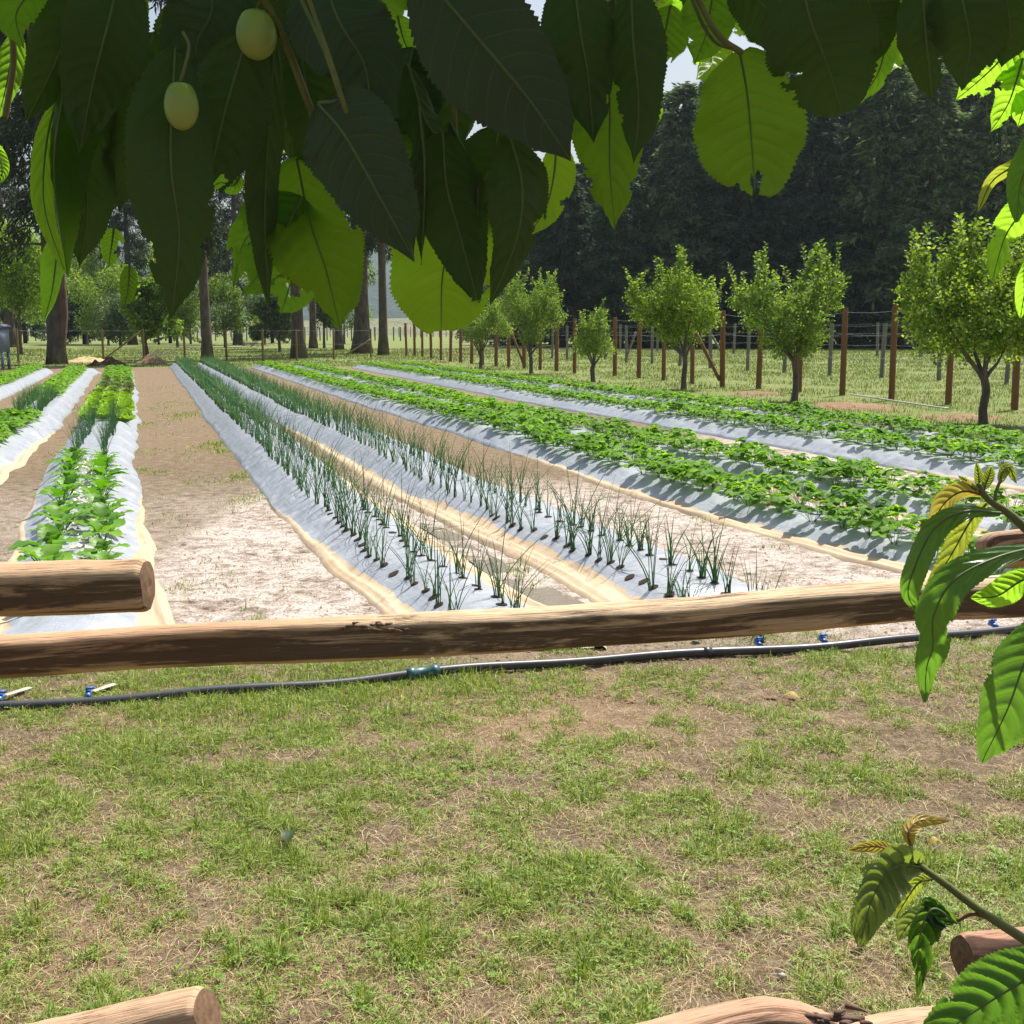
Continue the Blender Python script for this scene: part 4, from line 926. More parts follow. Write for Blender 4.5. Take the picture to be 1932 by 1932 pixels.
def fruit_tree(u, v, crown, fork_v, label, leaves, seed, mat, shoots, size=.055, extra_tips=()):
    """crown: list of (u, v, radius in px, depth offset m)"""
    b = P(u, v); b[2] = 0; root = empty('fruit_tree', b, label, 'fruit tree'); Y = b[1]; r0 = np.array(root.location)
    dpt = Y*cos(PITCH)+CH*sin(PITCH); px = dpt/F
    def W_(uu, vv, dy=0): 
        q = at(uu, vv, (0, Y)); q[1] += dy; return q
    fork = W_(u+rnd.uniform(-2, 2), fork_v)
    cs = [W_(a, c_, dy) for (a, c_, r_, dy) in crown]; rs = [r_*px for (_, _, r_, _) in crown]
    trunk, limbs = grow(b, cs[:6]+[W_(*e) for e in extra_tips], .075 if size > .05 else .06, fork, 8, seed)
    tr = obj('trunk', (lambda t: (setattr(t, 'V', [t.V[0]-r0]), t)[1])(trunk).mesh('trunk', M['bark'], True), root)
    for i in range(len(limbs.V)): limbs.V[i] = limbs.V[i]-r0
    obj('branch', limbs.mesh('branch', M['bark'], True), root)
    rg = np.random.default_rng(seed+500); nc = 26*len(cs)
    pc, dc = leafcloud(cs, [q*1.02 for q in rs], nc, size, seed, squash=.92, shell=.5)
    ki = rg.integers(0, nc, int(leaves*.8)); p = pc[ki]+rg.normal(0, .085, (len(ki), 3))*np.array([1, 1, .8]); d = dc[ki]*.6+rg.normal(0, .5, (len(ki), 3)); d[:, 2] += .3
    p2, d2 = leafcloud(cs, [q*.85 for q in rs], int(leaves*.25), size, seed+9, squash=.9); p = np.vstack([p, p2]); d = np.vstack([d, d2])
    V, q = leafquads(p, d, size, size*.62, seed, .25)
    # upright shoots
    mb = MB(); Vs = [V]; Fs = [q]; nn = len(V)
    r = random.Random(seed)
    tops = []
    for j in range(shoots):
        i = r.randrange(len(cs)); a = r.uniform(0, 6.28); s = cs[i]+np.array([cos(a)*rs[i]*.8*r.random(), sin(a)*rs[i]*.8*r.random(), rs[i]*r.uniform(.35, .75)])
        L = r.uniform(.25, .75); e = s+np.array([r.gauss(0, .22)*L, r.gauss(0, .22)*L, L*1.0]); cl = crom([s, (s+e)/2+[r.gauss(0, .02), r.gauss(0, .02), 0], e], 6); obj('twig', MB().tube(cl-r0, np.linspace(.006, .002, 6), 4, caps=False).mesh('twig', M['stem'], True), root)
        m = int(14*L/.4)+5; t = np.linspace(.05, 1, m)[:, None]; pp = s*(1-t)+e*t; aa = np.arange(m)*2.4
        dd = np.stack([np.cos(aa), np.sin(aa), .4+0*aa], 1); V2, q2 = leafquads(pp, dd*1.5, size*1.3, size*.75, seed+j, .0, 1.6); Vs.append(V2); Fs.append(q2+nn); nn += len(V2)
    obj('crown', mesh('crown', np.vstack(Vs)-r0, [np.vstack(Fs)], mat), root)
    return root
fruit_tree(1858, 799, [(1760, 570, 62, 0), (1810, 520, 48, .3), (1850, 590, 75, -.3), (1900, 540, 60, .2), (1915, 630, 60, .1), (1790, 620, 62, .2), (1960, 590, 70, -.2), (1730, 525, 26, 0), (1850, 500, 34, .4), (1900, 500, 30, 0), (1960, 520, 50, .3), (1704, 598, 18, 0), (1735, 590, 26, -.2), (1865, 650, 45, .3)],
           712, 'big yellowish fruit tree with a forked trunk at the right edge', 15000, 1, M['orch_y'], 80, .072, ((1840, 660, 0), (1880, 655, .1)))
fruit_tree(1498, 756, [(1420, 560, 36, 0), (1450, 590, 44, .3), (1500, 600, 52, -.3), (1540, 560, 44, 0), (1570, 530, 26, .2), (1470, 640, 34, 0), (1530, 630, 40, .2), (1400, 565, 18, .1), (1580, 575, 16, 0), (1440, 545, 24, 0), (1530, 535, 28, .2), (1510, 655, 24, 0)],
           678, 'fruit tree with a crown split in two lobes, second from the right edge', 11000, 2, M['orch'], 56, .068)
fruit_tree(1291, 734, [(1230, 570, 36, 0), (1270, 590, 48, .3), (1310, 570, 42, -.3), (1330, 600, 30, 0), (1280, 545, 36, .2), (1220, 600, 26, 0), (1300, 625, 34, .2), (1195, 560, 14, .1), (1260, 625, 26, 0), (1250, 540, 22, 0), (1285, 520, 20, 0), (1200, 590, 14, 0)],
           672, 'rounded fruit tree with tall top shoots, between the brace post and the small tree', 10500, 3, M['orch_y'], 52, .072)
fruit_tree(1120, 720, [(1120, 640, 30, 0), (1105, 655, 22, .2), (1138, 655, 20, -.2), (1125, 615, 22, 0), (1135, 590, 12, .1), (1105, 620, 12, 0), (1096, 632, 10, 0)],
           688, 'smallest fruit tree, narrow and dark with a pointed top', 4800, 4, M['orch'], 12, .062)
fruit_tree(1002, 704, [(960, 580, 28, 0), (990, 590, 36, .3), (1030, 570, 30, -.3), (1045, 600, 22, 0), (1010, 610, 30, .2), (975, 560, 24, 0), (1020, 555, 24, .1), (1000, 630, 24, 0), (1040, 555, 16, 0)],
           668, 'flat-topped fruit tree left of the smallest one', 9000, 5, M['orch'], 44, .07)
fruit_tree(906, 696, [(890, 620, 22, 0), (915, 610, 24, .3), (940, 600, 20, -.3), (905, 640, 18, 0), (880, 610, 16, .2), (930, 585, 14, 0), (950, 620, 16, 0)],
           668, 'fruit tree just under the lowest overhanging leaves, leftmost of the right-hand row', 6500, 6, M['orch'], 14, .07)
# small green trees growing farther left behind the fence rows
def broadleaf(name, u, v, blobs, label, leaves, seed, mat, size=.09, tr=.12, bark='bark', group=None):
    b = P(u, v); b[2] = 0; root = empty(name, b, label, 'tree', group); Y = b[1]; r0 = np.array(root.location); dpt = Y*cos(PITCH)+CH*sin(PITCH); px = dpt/F
    cs = []; rs = []
    for (a, c_, r_) in blobs: q = at(a, c_, (0, Y)); q[1] += rnd.uniform(-.5, .5)*r_*px; cs.append(q); rs.append(r_*px)
    fork = b+np.array([0, 0, min(c[2] for c in cs)*.75])
    trunk, limbs = grow(b-r0, [c-r0 for c in cs], tr, fork-r0, 8, seed)
    obj('trunk', trunk.mesh('trunk', M[bark], True), root); obj('branch', limbs.mesh('branch', M[bark], True), root)
    p, d = leafcloud(cs, rs, leaves, size, seed); g = fbm(p[:, 0]*1.3+seed, p[:, 2]*1.3+p[:, 1], seed, 3); kp = g > .38; p, d = p[kp], d[kp]
    V, q = leafquads(p-r0, d, size, size*.65, seed, .3); obj('crown', mesh('crown', V, [q], mat), root); return root
def blobs(u0, u1, v0, v1, n, r, seed):
    q = random.Random(seed); return [(q.uniform(u0+r*.5, u1-r*.5), q.uniform(v0+r*.6, v1-r*.5), r*q.uniform(.6, 1.1)) for _ in range(n)]
GT = [('bright green leafy tree at the left edge beside the thick trunk', 40, 668, (-30, 95, 400, 615), 46, 'green_tree', 'bark'),
      ('green leafy tree right of the thick double trunk', 205, 652, (128, 262, 488, 622), 34, 'green_tree', 'bark'),
      ('dark leafy tree with a reddish trunk behind the soil heaps', 275, 678, (225, 345, 520, 632), 26, 'orch', 'bark_red'),
      ('low green tree left of the slim pine trunk', 335, 655, (300, 385, 490, 628), 26, 'green_tree', 'bark'),
      ('green leafy tree right of the slim pine trunk', 425, 655, (398, 500, 500, 625), 26, 'green_tree', 'bark'),
      ('dark bushy tree with a leaning trunk left of the grouped pines', 528, 664, (470, 560, 545, 640), 22, 'con', 'bark'),
      ('dark dense shrubby tree under the left leaves, far from the beds', 228, 655, (190, 262, 560, 650), 22, 'con', 'bark'),
      ('pale green tree far behind, in the gap right of the reddish trunk', 300, 650, (255, 350, 440, 620), 30, 'green_tree', 'bark'),
      ('pale green tree far behind, at the left frame edge', 10, 650, (-40, 90, 470, 620), 34, 'green_tree', 'bark'),
      ('tall green tree far behind, above the leaning-trunk bush', 500, 650, (440, 560, 430, 600), 34, 'green_tree', 'bark'),
      ('tall green tree far behind, left of the slim pine trunk', 360, 649, (320, 440, 440, 610), 34, 'green_tree', 'bark'),
      ('dark green tree far behind, right of the thick double trunk', 165, 650, (125, 250, 440, 600), 34, 'orch', 'bark'),
      ('green tree far behind the grouped pines', 650, 649, (590, 700, 480, 610), 28, 'orch', 'bark'),
      ('thin green tree between the grouped pine trunks', 612, 656, (585, 660, 520, 620), 20, 'con', 'bark')]
for i, (lab, u, v, bx, r_, mt, bk) in enumerate(GT):
    broadleaf('leafy_tree', u, v, blobs(*bx[:2], *bx[2:], 16, r_, 50+i), lab, 15000 if i < 2 else 11000, 60+i, M[mt], .20, .16 if bk == 'bark_red' else .12, bk)
# pines: bare trunks, crowns high above
def pine(u, v, wpx, H, label, seed, lean=0, double=False, crown0=5.2, crownR=3.2, dens=1.0):
    b = P(u, v); b[2] = 0; dpt = b[1]*cos(PITCH)+CH*sin(PITCH); r0 = wpx*dpt/F/2; root = empty('pine_tree', b, label, 'pine tree')
    def trk(dx, rr, ln): 
        n = 16; t = np.linspace(0, 1, n); cl = np.stack([dx*np.clip(t*8, 0, 1)+ln*t*H, 0*t+.2*np.sin(t*5+seed), t*H-.2], 1)
        return MB().tube(cl, rr*np.interp(t, [0, .03, .10, .6, 1], [1.5, 1.15, .95, .6, .12]), 14, rough=.12, seed=seed)
    obj('trunk', trk(0, r0*(1 if not double else .72), lean).mesh('trunk', M['bark_pine'], True), root)
    if double: obj('trunk', trk(r0*.75, r0*.5, lean+.012).mesh('trunk', M['bark_red'], True), root)
    r = np.random.default_rng(seed); mb = MB(); P_ = []; Dd = []
    nb = int(50*dens)
    for j in range(nb):
        z = crown0+(H-crown0)*(j/nb)**.9; a = r.uniform(0, 2*pi); L = crownR*(1-.75*(z-crown0)/(H-crown0))*r.uniform(.55, 1.1); s = np.array([lean*z, 0, z]); e = s+np.array([cos(a)*L, sin(a)*L, -.28*L+r.uniform(-.2, .5)])
        m = (s+e)/2+[0, 0, .22*L*.6]; cl = crom([s, m, e], 6); mb.tube(cl, np.linspace(.06, .012, 6), 4, caps=False)
        k = 26; t = r.uniform(.25, 1.05, k)[:, None]; pts = (1-t)**2*s+2*t*(1-t)*m+t**2*e+r.normal(0, .25, (k, 3)); P_.append(pts); Dd.append(np.tile([cos(a), sin(a), -.3], (k, 1)))
    obj('branch', mb.mesh('branch', M['bark_pine'], True), root)
    P_ = np.vstack(P_); Dd = np.vstack(Dd); k = 12; pp = np.repeat(P_, k, 0)+r.normal(0, .14, (len(P_)*k, 3)); dd = np.repeat(Dd, k, 0)
    V, q = leafquads(pp, dd, .42, .075, seed, .75, .5); obj('crown', mesh('crown', V, [q], M['pine']), root)
pine(105, 687, 42, 19, 'thick reddish double pine trunk left of the beds', 1, -.01, True, 5.4, 3.4)
pine(390, 685, 19, 20, 'slim straight pine trunk standing alone behind the onion beds', 2, .0, False, 5.6, 2.6)
pine(564, 676, 24, 20, 'pale grey pine trunk under the tattered leaf', 3, -.003, False, 6.3, 3)
pine(592, 657, 13, 20, 'thin dark pine trunk just behind the pale grey one', 4, .004, False, 6.5, 3)
pine(640, 660, 15, 20, 'short-looking dark pine trunk left of the widest dark trunk', 5, .003, False, 6.4, 3)
pine(683, 667, 30, 21, 'widest dark pine trunk of the group behind the strawberry beds', 6, .004, False, 6.5, 3.2)
pine(723, 670, 17, 21, 'slim pine trunk, rightmost of the group', 7, .0, False, 6.8, 2.4)
pine(20, 655, 18, 22, 'pine standing far behind the leaf trees at the left edge', 8, 0, False, 3.6, 4.4, 1.5)
pine(250, 650, 15, 22, 'pine hidden behind hanging leaves left of the slim trunk', 9, 0, False, 4.6, 4.4, 1.5)
pine(450, 651, 15, 22, 'pine behind the green trees right of the slim trunk', 10, 0, False, 4.4, 4.8, 1.5)
# dark conifers of the forest edge
def conifer_mesh(seed, H=24, Rb=4.6, nb=140):
    r = np.random.default_rng(seed); P_ = []; Dd = []
    for j in range(nb):
        f = ((j+r.random())/nb)**.9; z = .8+f*(H-1.0); a = j*2.4+r.normal(0, .5); Rr = Rb*(1-f)**.56*r.uniform(.55, 1.2)+.25
        k = int(10+26*(Rr/Rb)); t = (r.uniform(.3, 1.0, k))[:, None]; s = np.array([0, 0, z+.10*Rr]); e = np.array([cos(a)*Rr, sin(a)*Rr, z-.22*Rr+.3])
        lat = np.array([-sin(a), cos(a), 0])
        pts = s*(1-t)+e*t; pts[:, 2] += .35*Rr*np.sin(pi*t[:, 0])*.4; pts = pts+lat*(r.normal(0, .20, (k, 1))*Rr*(.25+np.sin(pi*t**.8)*.8))+r.normal(0, .10, (k, 3)); P_.append(pts); Dd.append(np.tile([cos(a), sin(a), -.1], (k, 1)))
    P_ = np.vstack(P_); Dd = np.vstack(Dd); k = 7; pp = np.repeat(P_, k, 0)+r.normal(0, .13, (len(P_)*k, 3)); dd = np.repeat(Dd, k, 0)
    V, q = leafquads(pp, dd, .62, .17, seed, .55, 1.0)
    cr = mesh('crown', V, [q], M['con'])
    tr = MB().tube([[0, 0, -.3], [0, 0, H*.5], [0, 0, H*.97]], [.38, .22, .03], 8, rough=.1).mesh('trunk', M['bark_pine'], True)
    return cr, tr
CON = [conifer_mesh(i, 24, 4.9+.5*(i % 2)) for i in range(6)]
con = []
# (u, depth, top v)
for (u, Y, tv) in ((965, 122, 470), (1005, 112, 395), (1060, 106, 330), (1110, 114, 290), (1168, 104, 280), (1215, 113, 195), (1275, 104, 172), (1330, 112, 166), (1392, 103, 175), (1455, 111, 150), (1520, 102, 205), (1580, 110, 165), (1645, 101, 120), (1690, 112, 60), (1730, 99, 150), (1790, 109, 95), (1850, 98, 110), (1915, 108, 75), (1975, 98, 90), (2040, 108, 90), (2110, 100, 80),
                     (1040, 128, 360), (1140, 130, 270), (1240, 128, 225), (1300, 130, 205), (1420, 128, 160), (1550, 130, 150), (1620, 128, 150), (1760, 128, 90), (1880, 128, 70)):
    con.append((u, Y, tv))
descr = ['dark drooping conifer in the forest edge, %s', 'feathery dark conifer of the forest, %s']
marks = [(980, 'left end where the wood steps down'), (1075, 'above the flat-topped fruit tree'), (1150, 'above the smallest fruit tree'), (1300, 'above the rounded fruit tree'), (1360, 'right of the bright sky gap'), (1440, 'between the rounded and the two-lobed fruit tree'), (1560, 'above the two-lobed fruit tree'), (1660, 'between the two-lobed and the big yellowish tree'), (1710, 'tallest, below the small upper sky gap'), (1880, 'above the big yellowish fruit tree'), (3000, 'at the right edge of the frame')]
for i, (u, Y, tv) in enumerate(con):
    q = at(u, tv, (0, Y)); x = (u-966)/F*Y/cos(PITCH)*.99; H = q[2]+.6; s = H/24
    mk_ = [t for (lim, t) in marks if u < lim][0]
    root = empty('conifer', (x, Y, 0), ('back row ' if Y > 120 else '')+'dark drooping conifer in the forest, '+mk_, 'conifer', 'forest conifers '+mk_)
    cr, tr = CON[(i*5+i//3) % 6]; sx = rnd.uniform(1.0, 1.35)*max(.8, min(1.1, s)); rz = rnd.uniform(0, 6)
    for nm, me in (('trunk', tr), ('crown', cr)):
        o = obj(nm, me, root, None, rz); o.scale = (sx, sx, s)
# far-off wooded belt behind the left-hand trees
for i, (u, Y, tv) in enumerate(((-60, 150, 400), (60, 140, 430), (170, 130, 440), (330, 140, 450), (520, 140, 450), (880, 170, 560), (905, 150, 520))):
    q = at(u, tv, (0, Y)); x = (u-966)/F*Y/cos(PITCH)*.99; H = q[2]; s = H/24
    root = empty('conifer', (x, Y, 0), 'distant dark conifer seen in a gap at the %s' % ('left edge', 'gap right of the thick trunk', 'gap above the soil heaps', 'gap left of the slim trunk', 'gap above the grouped pines', 'foot of the forest, low one', 'foot of the forest, taller one')[i], 'conifer')
    cr, tr = CON[(i+2) % 5]
    for nm, me in (('trunk', tr), ('crown', cr)):
        o = obj(nm, me, root, None, i*1.3); o.scale = (s*1.2, s*1.2, s)

# ================================================================ SMALL THINGS AT THE FAR END
def mound(u, v, w_, h, mat, label, seed, name='soil_mound', cat='soil heap', asp=.7):
    p = P(u, v); n = 14; m = 22; rr = np.linspace(0, 1, n); th = np.linspace(0, 2*pi, m, endpoint=False); X = rr[:, None]*np.cos(th)*w_/2; Y = rr[:, None]*np.sin(th)*w_/2*asp
    Z = h*(1-rr[:, None]**1.6)*(.3+1.5*fbm(X*4+9, Y*4+seed, seed, 4))-.03+(fbm(X*12, Y*12, seed, 2)-.5)*.25*h*(1-rr[:, None]); Z[-1] = -.05
    tag(obj(name, mesh(name, np.stack([X, Y, Z], -1), grid_faces(n, m, True)[:, ::-1] if False else grid_faces(n, m, True), mat, True), None, (p[0], p[1], 0)), label, cat)
mound(212, 689, 1.4, .32, M['mound_dark'], 'dark soil heap at the end of the crinkled bed', 1)
mound(180, 690, .9, .2, M['mound_dark'], 'small dark clod heap left of the dark soil heap', 2)
mound(287, 686, 1.6, .34, M['mound'], 'light reddish soil heap at the end of the lettuce bed', 3)
mound(165, 684, 2.6, .28, M['mound_straw'], 'straw heap beside the thick double trunk', 4, 'straw_heap', 'straw heap')
mound(1428, 742, 1.9, .07, M['mound'], 'low reddish soil heap left of the two-lobed fruit tree', 5, asp=1)
mound(1600, 766, 2.6, .08, M['mound'], 'low reddish soil heap between the two right fruit trees, by the white pipe', 6, asp=1)
mound(1812, 786, 1.8, .06, M['mound'], 'low reddish soil heap left of the forked trunk', 7, asp=1)
a = P(1604, 752); b = P(1690, 762); c = P(1790, 776)
tag(obj('white_pipe', MB().tube(crom([(a[0], a[1], .1), (b[0], b[1], .06), (c[0], c[1], .05)], 14), .016, 8).mesh('white_pipe', M['wire'], True)), 'thin pale pipe lying on the soil beyond the strawberry beds', 'pipe')
# brushwood
def sticks(u, v, n, L, label, seed, sp=.8):
    p = P(u, v); r = np.random.default_rng(seed); mb = MB()
    for j in range(n):
        s = np.array([r.normal(0, sp), r.normal(0, .4), r.uniform(.03, .3)]); a = r.uniform(0, 6.28); l = L*r.uniform(.4, 1); e = s+np.array([cos(a)*l, sin(a)*l*.5, r.uniform(.0, .6)*l])
        mb.tube(crom([s, (s+e)/2+r.normal(0, .08, 3), e], 6), np.linspace(.018, .006, 6), 5)
    tag(obj('brushwood_pile', mb.mesh('brushwood_pile', M['post_grey'], True), None, (p[0], p[1], 0)), label, 'brushwood')
sticks(478, 655, 60, 1.6, 'grey pile of cut branches right of the slim pine trunk', 1)
sticks(300, 676, 40, .9, 'low twiggy brush beside the reddish-trunk tree', 2, .6)
sticks(365, 662, 25, 1.3, 'pale leaning sticks left of the slim pine trunk', 3, .5)
# blue-grey metal cabinet on legs at the left edge
p = at(-22, 697, (0, P(0, 697)[1])); p[2] = 0
root = empty('metal_cabinet', p, 'blue-grey metal cabinet on legs at the far left edge', 'cabinet')
W_ = 1.55
obj('body', MB().box((0, 0, 1.17), (W_, .7, .95)).mesh('body', M['greyblue']), root)
obj('roof', MB().box((0, -.03, 1.70), (W_+.16, .86, .07)).box((0, -.03, 1.76), (W_+.02, .7, .05)).mesh('roof', M['greyblue']), root)
obj('panel', MB().box((.28, -.362, 1.15), (.62, .02, .62)).mesh('panel', M['paleglass']), root)
obj('panel', MB().box((-.40, -.362, 1.15), (.55, .02, .62)).mesh('panel', M['paleglass']), root)
for sx in (-1, 1):
    for sy in (-1, 1): obj('leg', MB().box((sx*(W_/2-.06), sy*.29, .347), (.09, .09, .69)).mesh('leg', M['greyblue']), root)
obj('shelf', MB().box((0, 0, .42), (W_-.05, .6, .04)).mesh('shelf', M['greyblue']), root)

# ================================================================ NEAR LEAVES
def leaf_mesh(pts, wpx, roll=0, fold=.18, serr=.045, bites=(), cup=0.0, shape='cherry', wav=.03, seed=0, twist=0, nt=110, ns=41, wd=None, vb=.0007):
    """pts: midrib as (u, v, depth) from base to tip; width in photo px"""
    if bites: nt, ns = 150, 71
    w3 = np.array([D(*p) for p in pts]); cl = crom(w3, nt); t = np.linspace(0, 1, nt)
    L = np.linalg.norm(np.diff(cl, axis=0), axis=1).sum(); T = np.gradient(cl, axis=0); T /= np.linalg.norm(T, axis=1)[:, None]
    view = cl-CAMP; view /= np.linalg.norm(view, axis=1)[:, None]
    S0 = np.cross(T, view); S0 /= np.linalg.norm(S0, axis=1)[:, None]+1e-9
    N0 = np.cross(S0, T)
    rl_ = roll+twist*t
    Sd = S0*np.cos(rl_)[:, None]+N0*np.sin(rl_)[:, None]; Nn = -S0*np.sin(rl_)[:, None]+N0*np.cos(rl_)[:, None]
    dm = np.mean([p[2] for p in pts]); hw = wpx*dm/F/2
    if shape == 'cherry': wf = np.sin(pi*t**.85)**.62*(1-.35*t)+.0; wf = wf*np.where(t > .86, ((1-t)/.14)**.35*.55+.45*((1-t)/.14), 1)
    elif shape == 'long': wf = np.sin(pi*np.clip(t*.96+.03, 0, 1))**.75
    elif shape == 'round': wf = np.sin(pi*np.clip(t*.97+.01, 0, 1)**.95)**.5
    wf = wf/wf.max()
    if serr: 
        tt = t*(40+seed % 7)+.5*np.sin(t*23+seed); wf = wf*(1+serr*(.6+.8*vn(t*30, t*0+seed, seed))*(2*(tt % 1)-1)*np.minimum(1, np.minimum(t, 1-t)*12))
    s = np.linspace(-1, 1, ns); r = np.random.default_rng(seed)
    if not bites and seed not in (7, 8) and wpx > 60 and r.random() < .75:
        nt_, bites = 0, [(r.uniform(.45, .97), r.choice([-1, 1])*r.uniform(.85, 1.08), r.uniform(.02, .06), r.uniform(.10, .30)) for _ in range(r.integers(1, 5))]
    side = 1+.10*(fbm(t[:, None]*4+seed*3.1, np.sign(s)[None]*2+seed, seed+4, 3)-.5)*2
    W = hw*wf[:, None]*side
    aw = np.abs(s)[None]
    X = s[None]*W*np.cos(fold*aw**.5)
    ph = (t[:, None]-.17*aw**1.4)*9.5
    Hh = W*aw*math.sin(fold) - vb*np.abs(np.cos(pi*ph))**6*aw**.2*np.minimum(1, wf[:, None]*2)*0 + vb*1.6*np.abs(np.sin(pi*ph))**.7*(1-aw**3)*np.minimum(1, wf[:, None]*2)
    Hh = Hh + cup*W*aw**2 + wav*hw*8*(fbm(t[:, None]*3.5+seed, s[None]*1.5+5, seed, 3)-.5)*aw + .25*wav*hw*8*np.sin(t[:, None]*17+np.sign(s)[None]*1.3+seed)*aw**2.5
    V = cl[:, None]+Sd[:, None]*X[..., None]+Nn[:, None]*Hh[..., None]
    Fq = grid_faces(nt, ns); fc = np.stack([(t[:-1]+t[1:])[:, None]/2+0*s[None, :-1], (s[:-1]+s[1:])[None]/2+0*t[:-1, None]], -1).reshape(-1, 2)
    keep = np.ones(len(Fq), bool)
    for (bt, bs_, rt, rs_) in bites:
        a = np.arctan2((fc[:, 1]-bs_)/rs_, (fc[:, 0]-bt)/rt); wob_ = 1+.22*np.sin(a*5+bt*40)+.15*np.sin(a*9+bs_*20)
        keep &= ((fc[:, 0]-bt)/rt)**2+((fc[:, 1]-bs_)/rs_)**2 > wob_**2
    uv = np.stack([np.repeat(t[:, None], ns, 1), np.repeat(s[None], nt, 0)], -1).reshape(-1, 2)
    return V.reshape(-1, 3), Fq[keep], uv, cl, Nn
occl = []; litr = []
def add_leaf(root, pts, wpx, mat, shade=(), shd=.24, petiole=None, name='leaf', lit=None, filler=False, **kw):
    V, Fq, uv, cl, Nn = leaf_mesh(pts, wpx, **kw); r0 = np.array(root.location)
    if filler:
        for q in cl[::6]:
            for lp in litr:
                w_ = q-lp; a = w_@SUNV
                if a > .02 and np.linalg.norm(w_-a*SUNV) < .06: return None
    if lit is None and not shade: lit = (.25, .5, .75)
    for t_ in (lit or ()): litr.append(cl[int(t_*(len(cl)-1))])
    o = obj(name, mesh(name, V-r0, Fq, M[mat], True, uv=uv), root)
    dm = pts[0][2]
    # raised midrib
    mr = cl[::3]; k = len(mr); obj('midrib', MB().tube(mr-r0, np.linspace(.0008, .0002, k), 5, caps=False).mesh('midrib', M[petmat(mat)], True), o)
    if petiole: 
        pp = crom([D(*q) for q in petiole]+[cl[0]], 12); obj('petiole', MB().tube(pp-r0, .0011, 6).mesh('petiole', M[petmat(mat)], True), o)
    for s in shade:
        i = int(np.clip(s[0] if isinstance(s, tuple) else s, 0, .999)*len(cl)); off = s[1] if isinstance(s, tuple) else 0
        occl.append((cl[i]+np.array([off, 0, 0]), s[2] if isinstance(s, tuple) and len(s) > 2 else shd))
    return o
def blocks(c, r):
    for lp in litr:
        w_ = c-lp; a = w_@SUNV
        if a > .01 and np.linalg.norm(w_-a*SUNV) < r: return True
    return False
def petmat(m): return 'stem_red' if m in ('leaf_or',) else 'rib'
M['rib'] = plain('leaf_rib', (.09, .13, .045), .5, .4, .15, 60)
trunkb = (1.35, -.9, 0)
ct = empty('cherry_tree', trunkb, 'cherry tree whose big dark hanging leaves fill the top of the frame', 'cherry tree')
r0 = np.array(trunkb)
FULL = (.1, .3, .5, .7, .9)
L_ = lambda *a, **k: add_leaf(ct, *a, **k)
d = .62
# --- front big leaves, left to right
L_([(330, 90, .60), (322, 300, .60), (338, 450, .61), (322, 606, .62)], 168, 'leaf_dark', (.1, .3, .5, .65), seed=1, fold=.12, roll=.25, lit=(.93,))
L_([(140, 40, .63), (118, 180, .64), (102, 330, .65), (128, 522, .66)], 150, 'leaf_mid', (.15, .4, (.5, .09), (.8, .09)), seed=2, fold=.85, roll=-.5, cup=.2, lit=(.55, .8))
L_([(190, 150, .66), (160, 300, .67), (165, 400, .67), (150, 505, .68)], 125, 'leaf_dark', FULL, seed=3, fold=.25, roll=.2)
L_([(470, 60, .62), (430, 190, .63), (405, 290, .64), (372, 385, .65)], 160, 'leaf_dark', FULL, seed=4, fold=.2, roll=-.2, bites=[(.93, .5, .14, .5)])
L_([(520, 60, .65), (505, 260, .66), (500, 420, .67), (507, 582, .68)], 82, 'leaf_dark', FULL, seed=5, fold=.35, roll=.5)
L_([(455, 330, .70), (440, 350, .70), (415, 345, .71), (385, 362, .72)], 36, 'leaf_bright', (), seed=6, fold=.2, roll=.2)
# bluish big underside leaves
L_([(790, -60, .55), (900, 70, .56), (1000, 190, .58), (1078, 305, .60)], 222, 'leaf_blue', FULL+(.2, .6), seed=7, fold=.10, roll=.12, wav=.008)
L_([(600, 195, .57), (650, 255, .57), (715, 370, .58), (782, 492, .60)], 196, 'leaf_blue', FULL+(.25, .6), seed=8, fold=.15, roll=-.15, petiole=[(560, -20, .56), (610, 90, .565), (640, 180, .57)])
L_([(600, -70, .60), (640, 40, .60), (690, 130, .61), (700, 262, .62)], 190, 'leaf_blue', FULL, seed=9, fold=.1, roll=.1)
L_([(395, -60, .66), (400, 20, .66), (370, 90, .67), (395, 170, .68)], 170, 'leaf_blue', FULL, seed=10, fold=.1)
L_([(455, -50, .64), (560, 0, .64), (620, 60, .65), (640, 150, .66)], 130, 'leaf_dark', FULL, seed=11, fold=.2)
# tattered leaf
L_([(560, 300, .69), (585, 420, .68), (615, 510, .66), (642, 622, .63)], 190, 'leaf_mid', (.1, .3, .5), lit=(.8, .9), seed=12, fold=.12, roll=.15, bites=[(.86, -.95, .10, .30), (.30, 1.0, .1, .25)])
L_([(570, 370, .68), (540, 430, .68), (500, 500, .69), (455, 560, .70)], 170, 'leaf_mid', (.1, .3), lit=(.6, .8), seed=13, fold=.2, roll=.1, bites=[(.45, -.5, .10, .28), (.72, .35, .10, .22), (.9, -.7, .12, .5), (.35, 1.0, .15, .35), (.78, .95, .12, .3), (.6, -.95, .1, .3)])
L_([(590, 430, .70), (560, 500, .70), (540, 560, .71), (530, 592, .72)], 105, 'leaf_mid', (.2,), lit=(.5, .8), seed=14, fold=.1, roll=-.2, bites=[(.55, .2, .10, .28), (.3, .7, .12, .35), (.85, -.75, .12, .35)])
L_([(515, 395, .71), (480, 430, .71), (455, 470, .72), (440, 545, .72)], 70, 'leaf_mid', (.3,), lit=(.7,), seed=15, fold=.2, roll=.3, bites=[(.5, .9, .2, .5), (.8, -.8, .1, .4)])
